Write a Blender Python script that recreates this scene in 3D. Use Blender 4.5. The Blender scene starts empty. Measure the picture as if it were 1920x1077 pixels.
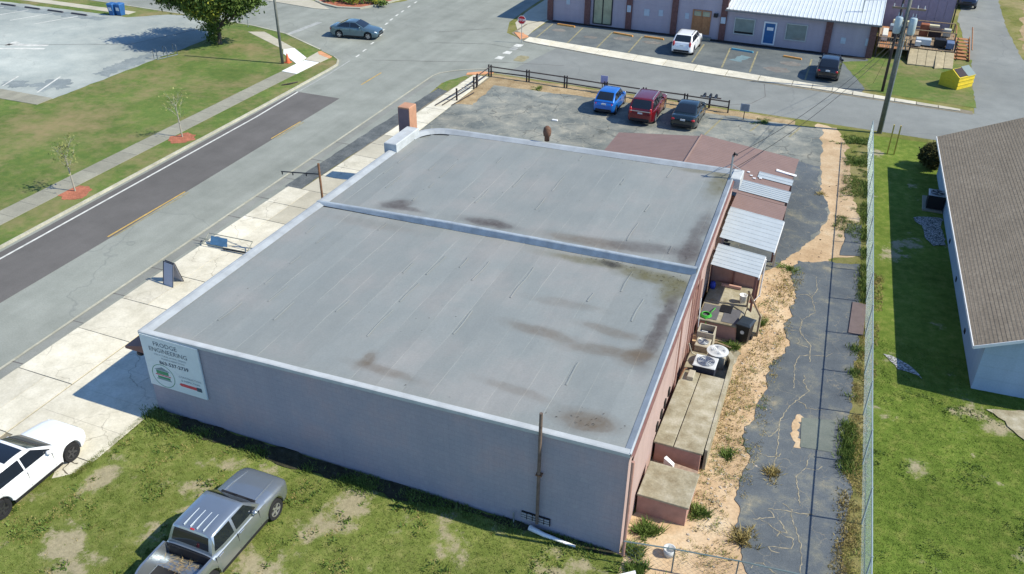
import bpy, bmesh, math, random
import numpy as np
from mathutils import Vector, Matrix, noise as mnoise
random.seed(7)
scene = bpy.context.scene
COL = scene.collection
R = math.radians

# ------------------------------------------------------------------ camera
cam_data = bpy.data.cameras.new('camera')
cam = bpy.data.objects.new('camera', cam_data)
COL.objects.link(cam)
cam.matrix_world = Matrix(((0.925108, -0.206394, 0.318711, 22.576),
                           (0.379584, 0.481516, -0.789974, -19.356),
                           (0.009582, 0.851789, 0.523798, 22.0),
                           (0, 0, 0, 1)))
cam_data.sensor_width = 36.0
cam_data.lens = 1640 / 1920 * 36.0
cam_data.clip_end = 2000
scene.camera = cam

# ------------------------------------------------------------------ sky and sun
SUN_DIR = Vector((3.79, 0.66, 3.75)).normalized()
SUN_EL = math.asin(SUN_DIR.z)
world = bpy.data.worlds.new('World')
scene.world = world
world.use_nodes = True
wn = world.node_tree
wn.nodes.clear()
sky = wn.nodes.new('ShaderNodeTexSky')
sky.sky_type = 'NISHITA'
sky.sun_disc = False
sky.sun_elevation = SUN_EL
sky.sun_rotation = math.atan2(SUN_DIR.x, SUN_DIR.y)
sky.air_density = 1.0
sky.dust_density = 0.0
sky.ozone_density = 8.0
bg = wn.nodes.new('ShaderNodeBackground')
bg.inputs['Strength'].default_value = 0.145
wo = wn.nodes.new('ShaderNodeOutputWorld')
wn.links.new(sky.outputs[0], bg.inputs['Color'])
wn.links.new(bg.outputs[0], wo.inputs['Surface'])
sun_data = bpy.data.lights.new('sun', 'SUN')
sun_data.energy = 4.4
sun_data.angle = R(0.5)
sun_data.color = (1.0, 0.94, 0.78)
sun = bpy.data.objects.new('sun', sun_data)
COL.objects.link(sun)
sun.rotation_euler = SUN_DIR.to_track_quat('Z', 'Y').to_euler()
sun.location = (40, 10, 40)
scene.view_settings.view_transform = 'Standard'
scene.view_settings.look = 'None'
scene.view_settings.gamma = 1.0
scene.view_settings.exposure = 0.52
scene.view_settings.use_curve_mapping = False

# ------------------------------------------------------------------ node helpers
def lin(c):
    return tuple(((v / 12.92) if v <= 0.04045 else ((v + 0.055) / 1.055) ** 2.4) for v in c)

class NT:
    def __init__(s, name):
        s.m = bpy.data.materials.new(name)
        s.m.use_nodes = True
        s.t = s.m.node_tree
        s.b = s.t.nodes['Principled BSDF']
        s._pos = None
    def n(s, typ, **kw):
        nd = s.t.nodes.new(typ)
        for k, v in kw.items():
            setattr(nd, k, v)
        return nd
    def link(s, a, b):
        s.t.links.new(a, b)
    def setin(s, sock, v):
        if hasattr(v, 'is_output') or isinstance(v, bpy.types.NodeSocket):
            s.t.links.new(v, sock)
        else:
            sock.default_value = v
    @property
    def pos(s):
        if s._pos is None:
            s._pos = s.n('ShaderNodeNewGeometry').outputs['Position']
        return s._pos
    def objpos(s):
        return s.n('ShaderNodeTexCoord').outputs['Object']
    def noise(s, scale, detail=4, rough=0.6, vec=None, dist=0.0):
        nd = s.n('ShaderNodeTexNoise')
        nd.inputs['Scale'].default_value = scale
        nd.inputs['Detail'].default_value = detail
        nd.inputs['Roughness'].default_value = rough
        nd.inputs['Distortion'].default_value = dist
        s.link(vec if vec is not None else s.pos, nd.inputs['Vector'])
        return nd.outputs['Fac']
    def ramp(s, fac, stops):
        nd = s.n('ShaderNodeValToRGB')
        el = nd.color_ramp.elements
        while len(el) < len(stops):
            el.new(0.5)
        for e, (p, c) in zip(el, stops):
            e.position = p
            e.color = (c, c, c, 1) if not hasattr(c, '__len__') else (*c[:3], 1)
        s.link(fac, nd.inputs['Fac'])
        return nd.outputs['Color']
    def mix(s, fac, a, b, blend='MIX'):
        nd = s.n('ShaderNodeMix', data_type='RGBA', blend_type=blend)
        for i, v in ((0, fac), (6, a), (7, b)):
            sk = nd.inputs[i]
            if isinstance(v, bpy.types.NodeSocket):
                s.link(v, sk)
            elif i == 0:
                sk.default_value = v
            else:
                sk.default_value = (*v[:3], 1)
        return nd.outputs[2]
    def math(s, op, a, b=0.0, c=None, clamp=False):
        nd = s.n('ShaderNodeMath', operation=op)
        nd.use_clamp = clamp
        for i, v in enumerate((a, b) if c is None else (a, b, c)):
            s.setin(nd.inputs[i], v)
        return nd.outputs[0]
    def mapping(s, vec, scale=(1, 1, 1), rot=(0, 0, 0), loc=(0, 0, 0)):
        nd = s.n('ShaderNodeMapping')
        nd.inputs['Scale'].default_value = scale
        nd.inputs['Rotation'].default_value = rot
        nd.inputs['Location'].default_value = loc
        s.link(vec, nd.inputs['Vector'])
        return nd.outputs[0]
    def bump(s, h, strength=0.3, dist=0.02):
        nd = s.n('ShaderNodeBump')
        nd.inputs['Strength'].default_value = strength
        nd.inputs['Distance'].default_value = dist
        s.link(h, nd.inputs['Height'])
        s.link(nd.outputs[0], s.b.inputs['Normal'])
    def fin(s, color, rough=0.85, metal=0.0, spec=0.3):
        s.setin(s.b.inputs['Base Color'], color if isinstance(color, bpy.types.NodeSocket) else (*color[:3], 1))
        s.setin(s.b.inputs['Roughness'], rough)
        s.b.inputs['Metallic'].default_value = metal
        s.b.inputs['Specular IOR Level'].default_value = spec
        return s.m

MATS = {}
def plain(name, color, rough=0.7, metal=0.0, var=0.12, scale=3.0, spec=0.3, coat=0.0, obj=False):
    """paint, metal, plastic: one colour with slight soiling"""
    if name in MATS:
        return MATS[name]
    t = NT(name)
    v = t.objpos() if obj else None
    n = t.noise(scale, 5, 0.65, v)
    f = t.ramp(n, [(0.3, 1 - var), (0.7, 1 + var * 0.4)])
    c = t.mix(1.0, color, f, 'MULTIPLY')
    t.fin(c, rough, metal, spec)
    if coat:
        t.b.inputs['Coat Weight'].default_value = coat
        t.b.inputs['Coat Roughness'].default_value = 0.06
    MATS[name] = t.m
    return t.m

def surf(name, stops, scale=1.5, rough=0.92, big=0.12, fine=0.15, fscale=25, bump=0.25, rand=0.0, cracks=None, spec=0.15, streak=None):
    """mineral surface: mottled colour ramp, large tonal drift, fine grain, optional cracks"""
    t = NT(name)
    c = t.ramp(t.noise(scale, 7, 0.65), stops)
    b = t.ramp(t.noise(scale * 0.16, 3, 0.5), [(0.3, 1 - big), (0.7, 1 + big)])
    c = t.mix(1.0, c, b, 'MULTIPLY')
    g = t.noise(fscale, 3, 0.7)
    c = t.mix(1.0, c, t.ramp(g, [(0.3, 1 - fine), (0.7, 1 + fine)]), 'MULTIPLY')
    if streak:
        c = t.mix(1.0, c, t.ramp(t.noise(1.0, 5, 0.6, t.mapping(t.pos, (streak[0], streak[1], 1))), [(0.35, 1 - streak[2]), (0.65, 1 + streak[2] * .6)]), 'MULTIPLY')
    if rand:
        oi = t.n('ShaderNodeObjectInfo').outputs['Random']
        c = t.mix(1.0, c, t.ramp(oi, [(0.0, 1 - rand), (1.0, 1 + rand * 0.4)]), 'MULTIPLY')
    if cracks:
        for (cs, cw, cc, amt) in cracks:
            wv = t.n('ShaderNodeTexNoise'); wv.inputs['Scale'].default_value = cs * 1.3
            wv.inputs['Detail'].default_value = 5
            t.link(t.pos, wv.inputs['Vector'])
            va = t.n('ShaderNodeVectorMath', operation='MULTIPLY_ADD')
            t.link(wv.outputs['Color'], va.inputs[0])
            va.inputs[1].default_value = (0.9 / cs,) * 3
            t.link(t.pos, va.inputs[2])
            vo = t.n('ShaderNodeTexVoronoi', feature='DISTANCE_TO_EDGE')
            vo.inputs['Scale'].default_value = cs
            t.link(va.outputs[0], vo.inputs['Vector'])
            m = t.ramp(vo.outputs['Distance'], [(0.0, 1.0), (cw, 0.0)])
            br = t.ramp(t.noise(cs * 0.7, 2, 0.5), [(0.42, 0.0), (0.56, 1.0)])
            m = t.math('MULTIPLY', t.math('MULTIPLY', m, br), amt)
            c = t.mix(m, c, cc)
    t.bump(g, bump, 0.01)
    MATS[name] = t.m
    return t.fin(c, rough, 0, spec)

# ------------------------------------------------------------------ mesh helpers
class MB:
    def __init__(s):
        s.v = []; s.f = []
    def add(s, vs, fs):
        o = len(s.v)
        s.v.extend([tuple(map(float, p)) for p in vs])
        s.f.extend([tuple(i + o for i in f) for f in fs])
        return s
    def box(s, x0, x1, y0, y1, z0, z1):
        return s.add([(x0, y0, z0), (x1, y0, z0), (x1, y1, z0), (x0, y1, z0), (x0, y0, z1), (x1, y0, z1), (x1, y1, z1), (x0, y1, z1)],
                     [(3, 2, 1, 0), (4, 5, 6, 7), (0, 1, 5, 4), (1, 2, 6, 5), (2, 3, 7, 6), (3, 0, 4, 7)])
    def bbox(s, x0, x1, y0, y1, z0, z1, b=0.02):
        """box with chamfered top edges"""
        return s.loft([[(x0, y0, z0), (x1, y0, z0), (x1, y1, z0), (x0, y1, z0)],
                       [(x0, y0, z1 - b), (x1, y0, z1 - b), (x1, y1, z1 - b), (x0, y1, z1 - b)],
                       [(x0 + b, y0 + b, z1), (x1 - b, y0 + b, z1), (x1 - b, y1 - b, z1), (x0 + b, y1 - b, z1)]])
    def loft(s, rings, cap=True, closed=True):
        n = len(rings[0]); o = len(s.v)
        for r in rings:
            s.v.extend([tuple(map(float, p)) for p in r])
        for i in range(len(rings) - 1):
            for j in range(n if closed else n - 1):
                k = (j + 1) % n
                s.f.append((o + i * n + j, o + i * n + k, o + (i + 1) * n + k, o + (i + 1) * n + j))
        if cap:
            s.f.append(tuple(o + j for j in reversed(range(n))))
            e = o + (len(rings) - 1) * n
            s.f.append(tuple(e + j for j in range(n)))
        return s
    def tube(s, p0, p1, r0, r1=None, n=8, cap=True):
        return s.path([p0, p1], [r0, r0 if r1 is None else r1], n, cap)
    def path(s, pts, r, n=6, cap=True):
        pts = [Vector(p) for p in pts]
        rings = []
        for i, p in enumerate(pts):
            d = (pts[min(i + 1, len(pts) - 1)] - pts[max(i - 1, 0)])
            d = d.normalized() if d.length > 1e-9 else Vector((0, 0, 1))
            a = Vector((0, 0, 1)) if abs(d.z) < 0.9 else Vector((1, 0, 0))
            u = d.cross(a).normalized(); w = d.cross(u)
            rr = r[i] if hasattr(r, '__len__') else r
            rings.append([p + u * (rr * math.cos(2 * math.pi * k / n)) - w * (rr * math.sin(2 * math.pi * k / n)) for k in range(n)])
        return s.loft(rings, cap)
    def prism(s, pts, z0, z1):
        n = len(pts)
        zt = z1 if hasattr(z1, '__len__') else [z1] * n
        zb = z0 if hasattr(z0, '__len__') else [z0] * n
        return s.loft([[(p[0], p[1], b) for p, b in zip(pts, zb)], [(p[0], p[1], b) for p, b in zip(pts, zt)]])
    def poly(s, pts, z):
        return s.add([(p[0], p[1], z) for p in pts], [tuple(range(len(pts)))])
    def quad(s, *p):
        return s.add(p, [tuple(range(len(p)))])
    def lathe(s, prof, n=16, c=(0, 0, 0), axis='z', cap=True):
        rings = []
        for (r, h) in prof:
            ring = []
            for k in range(n):
                a = 2 * math.pi * k / n
                x, y = r * math.cos(a), r * math.sin(a)
                p = (x, y, h) if axis == 'z' else ((x, h, -y) if axis == 'y' else (h, x, y))
                ring.append((p[0] + c[0], p[1] + c[1], p[2] + c[2]))
            rings.append(ring)
        return s.loft(rings, cap)
    def ell(s, c, rx, ry, rz, n=12, m=7):
        rings = []
        for i in range(1, m):
            a = math.pi * i / m
            rings.append([(c[0] + rx * math.sin(a) * math.cos(2 * math.pi * k / n), c[1] + ry * math.sin(a) * math.sin(2 * math.pi * k / n), c[2] - rz * math.cos(a)) for k in range(n)])
        return s.loft(rings)
    def grid(s, P):
        """P[i][j] points"""
        o = len(s.v); n = len(P[0])
        for r in P:
            s.v.extend([tuple(map(float, p)) for p in r])
        for i in range(len(P) - 1):
            for j in range(n - 1):
                s.f.append((o + i * n + j, o + i * n + j + 1, o + (i + 1) * n + j + 1, o + (i + 1) * n + j))
        return s
    def build(s, name, mat, parent=None, smooth=False, loc=None, rotz=None, fix=True):
        me = bpy.data.meshes.new(name)
        me.from_pydata(s.v, [], s.f)
        if fix:
            bm = bmesh.new(); bm.from_mesh(me)
            bmesh.ops.recalc_face_normals(bm, faces=bm.faces)
            bm.to_mesh(me); bm.free()
        if smooth:
            me.shade_smooth() if smooth is True else me.set_sharp_from_angle(angle=R(smooth))
        me.materials.append(mat)
        return link(name, me, parent, loc, rotz)

def link(name, me, parent=None, loc=None, rotz=None):
    o = bpy.data.objects.new(name, me)
    COL.objects.link(o)
    o.parent = parent
    if loc: o.location = loc
    if rotz is not None: o.rotation_euler = (0, 0, rotz)
    return o

def tag(o, label, cat, group=None):
    o['label'] = label; o['category'] = cat
    if group: o['group'] = group
    return o
def thing(name, label, cat, loc=(0, 0, 0), rotz=0.0, group=None):
    o = bpy.data.objects.new(name, None)
    COL.objects.link(o)
    o.empty_display_size = 0.3
    o.location = loc; o.rotation_euler = (0, 0, rotz)
    return tag(o, label, cat, group)
def struct(o):
    o['kind'] = 'structure'; return o
def stuff(o, label=None, cat=None):
    o['kind'] = 'stuff'
    if label: tag(o, label, cat)
    return o

def rough(poly, amp=0.15, step=0.35, freq=0.9, seed=0.0):
    """a polygon with a ragged outline"""
    out = []
    n = len(poly)
    for i in range(n):
        a, b = poly[i], poly[(i + 1) % n]
        L = math.hypot(b[0] - a[0], b[1] - a[1])
        k = max(1, int(L / step))
        nx, ny = -(b[1] - a[1]) / max(L, 1e-6), (b[0] - a[0]) / max(L, 1e-6)
        for j in range(k):
            u = j / k
            x, y = a[0] + (b[0] - a[0]) * u, a[1] + (b[1] - a[1]) * u
            d = amp * (mnoise.noise((x * freq, y * freq, seed)) * 1.4 + 0.6 * mnoise.noise((x * freq * 4, y * freq * 4, seed + 9)))
            out.append((x + nx * d, y + ny * d))
    return out
def ribbon(mb, pts, w, z, jitter=0.0):
    """flat strip of width w along a polyline"""
    L = []; Rr = []
    for i, p in enumerate(pts):
        a = pts[max(i - 1, 0)]; b = pts[min(i + 1, len(pts) - 1)]
        dx, dy = b[0] - a[0], b[1] - a[1]
        l = math.hypot(dx, dy) or 1
        ww = (w[i] if hasattr(w, '__len__') else w) * (1 + jitter * (random.random() - 0.5) * 2)
        L.append((p[0] - dy / l * ww / 2, p[1] + dx / l * ww / 2, z))
        Rr.append((p[0] + dy / l * ww / 2, p[1] - dx / l * ww / 2, z))
    return mb.grid([L, Rr])
def resample(pts, step, wob=0.0):
    out = []
    for i in range(len(pts) - 1):
        a, b = pts[i], pts[i + 1]
        L = math.dist(a, b); k = max(1, int(L / step))
        for j in range(k):
            u = j / k
            out.append(tuple(a[q] + (b[q] - a[q]) * u + (random.uniform(-wob, wob) if q < 2 else 0) for q in range(len(a))))
    out.append(tuple(pts[-1]))
    return out
def arc(cx, cy, r, a0, a1, n=8):
    return [(cx + r * math.cos(R(a0 + (a1 - a0) * i / n)), cy + r * math.sin(R(a0 + (a1 - a0) * i / n))) for i in range(n + 1)]
def lerp(a, b, t):
    return a + (b - a) * t
# ------------------------------------------------------------------ materials of the ground
def grass_mat(name, g1, g2, g3, dry, dryamt, attr=False, scale=1.0):
    t = NT(name)
    c = t.ramp(t.noise(2.2 * scale, 7, 0.7), [(0.25, g1), (0.5, g2), (0.72, g3)])
    c = t.mix(1.0, c, t.ramp(t.noise(0.25 * scale, 4, 0.6), [(0.3, 0.82), (0.7, 1.18)]), 'MULTIPLY')
    f = t.noise(30, 4, 0.75)
    c = t.mix(1.0, c, t.ramp(f, [(0.25, 0.62), (0.7, 1.3)]), 'MULTIPLY')
    if attr:
        a = t.n('ShaderNodeAttribute', attribute_name='bare').outputs['Fac']
        m = t.math('ADD', a, t.math('MULTIPLY', t.math('SUBTRACT', t.noise(2.6, 9, 0.85), 0.5), 2.6))
        m = t.ramp(m, [(0.42, 0.0), (0.78, 1.0)])
        d = t.ramp(t.noise(9, 5, 0.7), [(0.3, tuple(0.72 * v for v in dry)), (0.7, tuple(1.15 * v for v in dry))])
        c = t.mix(t.math('MULTIPLY', m, dryamt), c, d)
    else:
        m = t.ramp(t.noise(0.16 * scale, 8, 0.75), [(0.46, 0.0), (0.63, 1.0)])
        c = t.mix(t.math('MULTIPLY', m, dryamt), c, dry)
    t.bump(f, 0.6, 0.04)
    return t.fin(c, 0.95, 0, 0.1)

G_NEAR = grass_mat('lawn_near_grass', (0.07, 0.115, 0.016), (0.12, 0.172, 0.028), (0.205, 0.225, 0.055), (0.37, 0.315, 0.21), 0.9, True)
G_OLIVE = grass_mat('lawn_olive_grass', (0.085, 0.12, 0.022), (0.145, 0.178, 0.042), (0.235, 0.235, 0.08), (0.37, 0.315, 0.21), 0.85, True)
G_LEFT = grass_mat('lawn_far_grass', (0.075, 0.125, 0.03), (0.105, 0.155, 0.038), (0.155, 0.18, 0.05), (0.27, 0.21, 0.11), 0.85)
G_BASE = grass_mat('verge_grass', (0.10, 0.125, 0.03), (0.15, 0.16, 0.04), (0.21, 0.195, 0.06), (0.36, 0.28, 0.16), 0.6)
A_OLD = surf('worn_asphalt', [(0.3, (0.215, 0.228, 0.20)), (0.5, (0.25, 0.263, 0.232)), (0.7, (0.28, 0.292, 0.26))], 0.5, fine=0.10, fscale=14, big=0.09,
             cracks=[(0.10, 0.005, (0.12, 0.13, 0.13), 0.35)], streak=(0.75, 0.03, 0.09))
A_SIDE = surf('side_street_asphalt', [(0.3, (0.185, 0.195, 0.185)), (0.7, (0.235, 0.245, 0.23))], 0.6, fine=0.1, fscale=14,
              cracks=[(0.08, 0.006, (0.10, 0.11, 0.12), 0.4)])
A_NEW = surf('fresh_asphalt', [(0.3, (0.112, 0.106, 0.10)), (0.7, (0.142, 0.134, 0.127))], 0.5, fine=0.10, fscale=20, big=0.06, streak=(0.8, 0.03, 0.06))
A_LOT = surf('cracked_lot_asphalt', [(0.28, (0.10, 0.115, 0.115)), (0.42, (0.165, 0.178, 0.165)), (0.56, (0.235, 0.238, 0.208)), (0.72, (0.36, 0.34, 0.275))], 0.6, fine=0.14, fscale=14,
             big=0.25, cracks=[(0.5, 0.03, (0.07, 0.075, 0.07), 0.75), (0.9, 0.03, (0.40, 0.37, 0.29), 0.5)])
A_FAR = surf('far_lot_asphalt', [(0.3, (0.10, 0.115, 0.12)), (0.7, (0.16, 0.175, 0.17))], 0.8, fine=0.15, fscale=10, big=0.2)
A_DRIVE = surf('driveway_asphalt', [(0.3, (0.085, 0.10, 0.115)), (0.52, (0.115, 0.13, 0.14)), (0.62, (0.17, 0.175, 0.155)), (0.74, (0.34, 0.29, 0.20))], 0.8, fine=0.25, fscale=26, big=0.18,
               cracks=[(1.1, 0.012, (0.36, 0.31, 0.2), 0.5)])
A_PATCH = surf('dark_patch_asphalt', [(0.3, (0.07, 0.08, 0.085)), (0.6, (0.13, 0.14, 0.14)), (0.75, (0.25, 0.25, 0.22))], 1.3, fine=0.25, fscale=12, big=0.2)
C_LOT = surf('pale_lot_paving', [(0.3, (0.25, 0.28, 0.265)), (0.5, (0.31, 0.335, 0.31)), (0.7, (0.38, 0.40, 0.365))], 0.35, fine=0.08, fscale=8, big=0.3,
             cracks=[(0.12, 0.006, (0.2, 0.21, 0.21), 0.5)])
C_WHITE = surf('bright_concrete', [(0.3, (0.50, 0.465, 0.365)), (0.5, (0.60, 0.56, 0.45)), (0.7, (0.68, 0.64, 0.53))], 1.1, fine=0.09, fscale=12, big=0.12, rand=0.10,
               cracks=[(0.35, 0.008, (0.22, 0.19, 0.14), 0.7)])
C_BEIGE = surf('beige_concrete', [(0.3, (0.40, 0.37, 0.29)), (0.7, (0.50, 0.465, 0.37))], 1.0, fine=0.08, fscale=12, rand=0.12)
C_GREY = surf('grey_walk_concrete', [(0.3, (0.245, 0.238, 0.19)), (0.7, (0.31, 0.298, 0.235))], 1.0, fine=0.1, fscale=12, rand=0.1)
C_NEW = surf('new_white_concrete', [(0.3, (0.70, 0.70, 0.68)), (0.7, (0.80, 0.80, 0.78))], 1.0, fine=0.04, big=0.05)
C_KERB = surf('kerb_concrete', [(0.3, (0.32, 0.31, 0.24)), (0.7, (0.46, 0.44, 0.35))], 1.5, fine=0.15, fscale=9)
C_DOCK = surf('stained_dock_concrete', [(0.28, (0.19, 0.155, 0.095)), (0.5, (0.30, 0.27, 0.19)), (0.72, (0.42, 0.39, 0.31))], 1.8, fine=0.15, fscale=14, big=0.2)
SAND = surf('sandy_dirt', [(0.22, (0.27, 0.23, 0.13)), (0.36, (0.42, 0.29, 0.17)), (0.52, (0.52, 0.38, 0.235)), (0.72, (0.60, 0.49, 0.34))], 0.6, fine=0.16, fscale=9, big=0.15, bump=0.5)
DIRT = surf('bare_brown_dirt', [(0.3, (0.24, 0.17, 0.09)), (0.7, (0.42, 0.32, 0.19))], 1.2, fine=0.25, fscale=9)
MULCH = surf('red_mulch', [(0.3, (0.26, 0.10, 0.06)), (0.7, (0.44, 0.16, 0.095))], 4, fine=0.3, fscale=20, bump=0.8)
TACT = plain('orange_paving', (0.62, 0.30, 0.15), 0.9, var=0.25, scale=2)
P_WHITE = plain('worn_white_paint', (0.62, 0.62, 0.57), 0.9, var=0.3, scale=2.5)
P_FAINT = plain('faded_white_paint', (0.36, 0.37, 0.35), 0.9, var=0.25, scale=2.5)
P_YEL = plain('worn_yellow_paint', (0.50, 0.33, 0.10), 0.9, var=0.3, scale=2.5)
P_FYEL = plain('faded_yellow_paint', (0.30, 0.27, 0.16), 0.9, var=0.4, scale=2.5)
GRAVEL = surf('white_gravel', [(0.40, (0.06, 0.06, 0.05)), (0.50, (0.24, 0.24, 0.23)), (0.62, (0.52, 0.52, 0.50))], 13, fine=0.2, fscale=30, bump=0.9)

def sheet(name, poly, z, mat, thick=0.0, parent=None, amp=0.0, step=0.35, seed=0.0):
    p = rough(poly, amp, step, seed=seed) if amp else poly
    mb = MB()
    if thick:
        mb.prism(p, z - thick, z)
    else:
        mb.poly(p, z)
    o = mb.build(name, mat, parent)
    if parent is None:
        struct(o)
    return o

# ------------------------------------------------------------------ the ground
sheet('ground', [(-400, -150), (400, -150), (400, 500), (-400, 500)], 0.0, G_BASE)
road = sheet('main_road', [(-16.1, -40), (-6.9, -40), (-6.9, 36), (-7.2, 39.5), (-6.4, 41.6), (-5.2, 43.4), (0, 43.2), (21, 42.6), (60, 41), (60, 47.4), (30.6, 48.9),
      (-5.3, 52.6), (-8, 54.5), (-9.2, 58), (-9.5, 64), (-10.5, 160), (-22, 160), (-21, 66), (-22, 61), (-24, 58), (-29, 56.6), (-90, 58), (-90, 49.5), (-38, 47.2),
      (-30, 46.6), (-26, 45.6), (-22.5, 43.7), (-18.5, 42), (-17.2, 40.6), (-16.9, 38), (-16.7, 34.4), (-16.6, 28.8), (-16.27, 7)], 0.004, A_OLD)
sheet('corner_walk', [(-6.05, 56), (-6.1, 120), (-9.6, 120), (-9.1, 62), (-8.6, 58), (-7.4, 55.6)], 0.0115, C_BEIGE)
sheet('side_street', [(-3.6, 43.9), (0, 43.25), (21, 42.65), (60, 41.05), (60, 47.35), (30.6, 48.85), (-2.2, 52.2)], 0.008, A_SIDE)
sheet('resurfaced_lane', [(-15.95, -40), (-11.85, -40), (-12.0, 10.5), (-12.5, 33.3), (-16.35, 33.3), (-16.28, 28), (-15.97, 7)], 0.008, A_NEW)
sheet('alley_road', [(30.7, 48.9), (40, 47.6), (36.6, 56), (35.2, 62), (34.4, 75), (34.2, 100), (36, 180), (31, 180), (31.0, 90), (30.2, 76), (30.9, 63.5), (30.8, 52)], 0.0085, A_SIDE, amp=0.12, step=0.8)
sheet('dirt_verge', [(35.0, 60), (38.5, 55), (44, 60), (42, 78), (36.5, 86), (35.6, 75)], 0.004, DIRT, amp=0.5, step=0.8)

# painted marks on the road: each line a part of the road
def mark(pts, w, z, mat, name='road_line', step=1.0, jit=0.0, parent=road):
    mb = MB(); ribbon(mb, resample(pts, step), w, z, jit)
    return mb.build(name, mat, parent)
mark([(-15.2, -20), (-15.4, 6.2), (-15.77, 27.7), (-16.11, 33.3)], 0.13, 0.0125, P_WHITE)
mark([(-16.11, 33.4), (-16.3, 38), (-16.6, 41.5)], 0.11, 0.0085, P_FAINT)
for a, b in (((-12.12, -6), (-12.1, -1)), ((-12.07, 10.1), (-12.06, 16.1)), ((-12.32, 24.8), (-12.31, 28.2)), ((-12.5, 36.6), (-12.56, 39.8))):
    d = 0.13 if b[1] > 8 else 0
    mark([(a[0] - d, a[1]), (b[0] - d, b[1])], 0.11, 0.0125, P_YEL, jit=0.15)
    if d and b[1] < 30:
        mark([(a[0] + .12, a[1] + .2), (b[0] + .12, b[1])], 0.10, 0.0125, P_FYEL, jit=0.15)
for i, (x, y) in enumerate([(-16.66, 42.9), (-16.95, 44.5), (-17.4, 46.6), (-18.0, 49.0), (-18.6, 50.6), (-19.4, 52.7), (-19.72, 54.2), (-20.0, 55.8), (-20.2, 57.3), (-20.5, 59.2), (-20.7, 61), (-20.9, 63)]):
    mark([(x, y - 0.35), (x - 0.1, y + 0.35)], 0.16, 0.0085, P_WHITE, jit=0.2)
mark([(-25.71, 45.9), (-25.38, 50.6)], 0.55, 0.0085, P_FAINT)
mark([(-7.7, -20), (-7.76, -0.5), (-8.0, 12.2), (-8.29, 25.8), (-8.61, 40.7), (-8.4, 41.6), (-7.5, 42.7), (-6.2, 43.6), (-5.2, 44.2)], 0.13, 0.03, C_KERB, 'gutter_lip', 0.8, 0.12)
mark([(-7.4, -20), (-7.45, -0.5), (-7.65, 12.2), (-7.95, 25.8), (-8.25, 40.2)], 0.5, 0.0085, surf('gutter_concrete', [(0.3, (0.2, 0.205, 0.185)), (0.7, (0.25, 0.255, 0.23))], 1.0), 'gutter_pan', 1.0)
for y in (-3, 0.1, 3.4, 5.9, 8.5, 11.6, 14.6, 17.2, 20, 23, 26):
    mark([(-7.75 - y * 0.02, y), (-7.2, y + 0.03)], 0.05, 0.0128, A_NEW, 'gutter_joint', 0.3, 0.3)
for k, (x, y) in enumerate([(-5.25, 51.2), (-5.25, 50.2), (-5.3, 48.9), (-5.35, 47.3)]):
    mark([(x - 0.3, y - 0.4), (x - 0.3, y + 0.4)], 0.62, 0.0085, P_WHITE if k != 1 else P_FAINT, 'crosswalk_bar', 0.3, 0.12)
mark([(-3.9, 47.0), (-3.9, 48.6)], 0.9, 0.0085, P_FYEL, 'crosswalk_bar', 0.4, 0.2)
# dark tar lines wandering across the intersection
for pts in ([(-15, 42.4), (-10, 44.2), (-5, 46.2), (0, 47.4)], [(-12.6, 49), (-8, 50.6), (-4.5, 50)], [(13.8, 43.3), (15.6, 44.6), (16.3, 46.5), (15.8, 49.4)], [(-14, 52), (-9.5, 55.5)]):
    mark(pts, 0.05, 0.0125, A_NEW, 'tar_seam', 0.5, 0.4)

# ---- left block: raised lawn, walk, parking lot
LB = [(-16.25, -40), (-16.35, 7), (-16.62, 28.8), (-16.75, 34.4), (-16.85, 38.5), (-16.95, 40), (-17.5, 41.1), (-18.4, 41.75), (-20.3, 42.8), (-25.9, 45.7), (-30, 46.7), (-38, 47.3), (-90, 49.6), (-90, -40)]
lawn_left = sheet('lawn', LB, 0.10, G_LEFT, thick=0.3)
kerb = bpy.data.objects.new('kerb', None); COL.objects.link(kerb); struct(kerb)
mb = MB()
kp = resample([(-16.2, -40), (-16.3, 7), (-16.57, 28.8), (-16.7, 34.4), (-16.8, 38.5), (-16.9, 40), (-17.45, 41.05), (-18.3, 41.75)], 1.2)
mb.grid([[(p[0] + o, p[1], z) for p in kp] for o, z in ((0.09, 0.0), (0.075, 0.11), (-0.065, 0.125), (-0.08, 0.0))])
mb.build('kerb_stone', C_KERB, kerb)
mb = MB()
kp = resample([(-20.3, 42.87), (-25.85, 45.8), (-30, 46.78), (-38, 47.4), (-60, 48.4), (-90, 49.7)], 1.5)
mb.grid([[(p[0], p[1] + o, z) for p in kp] for o, z in ((0.12, 0.0), (0.1, 0.11), (-0.08, 0.125), (-0.1, 0.0))])
mb.build('kerb_stone', C_KERB, kerb)

def slab(parent, pts, z, mat, th=0.06, gap=0.025, name='slab'):
    cx = sum(p[0] for p in pts) / len(pts); cy = sum(p[1] for p in pts) / len(pts)
    q = []
    for p in pts:
        d = math.hypot(p[0] - cx, p[1] - cy)
        q.append((cx + (p[0] - cx) * (1 - gap / d), cy + (p[1] - cy) * (1 - gap / d)))
    tilt = random.uniform(-0.006, 0.006)
    return MB().prism(q, z - th, [z + tilt * (1 if i % 2 else -1) + 0.004 for i in range(len(q))]).build(name, mat, parent)

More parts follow.
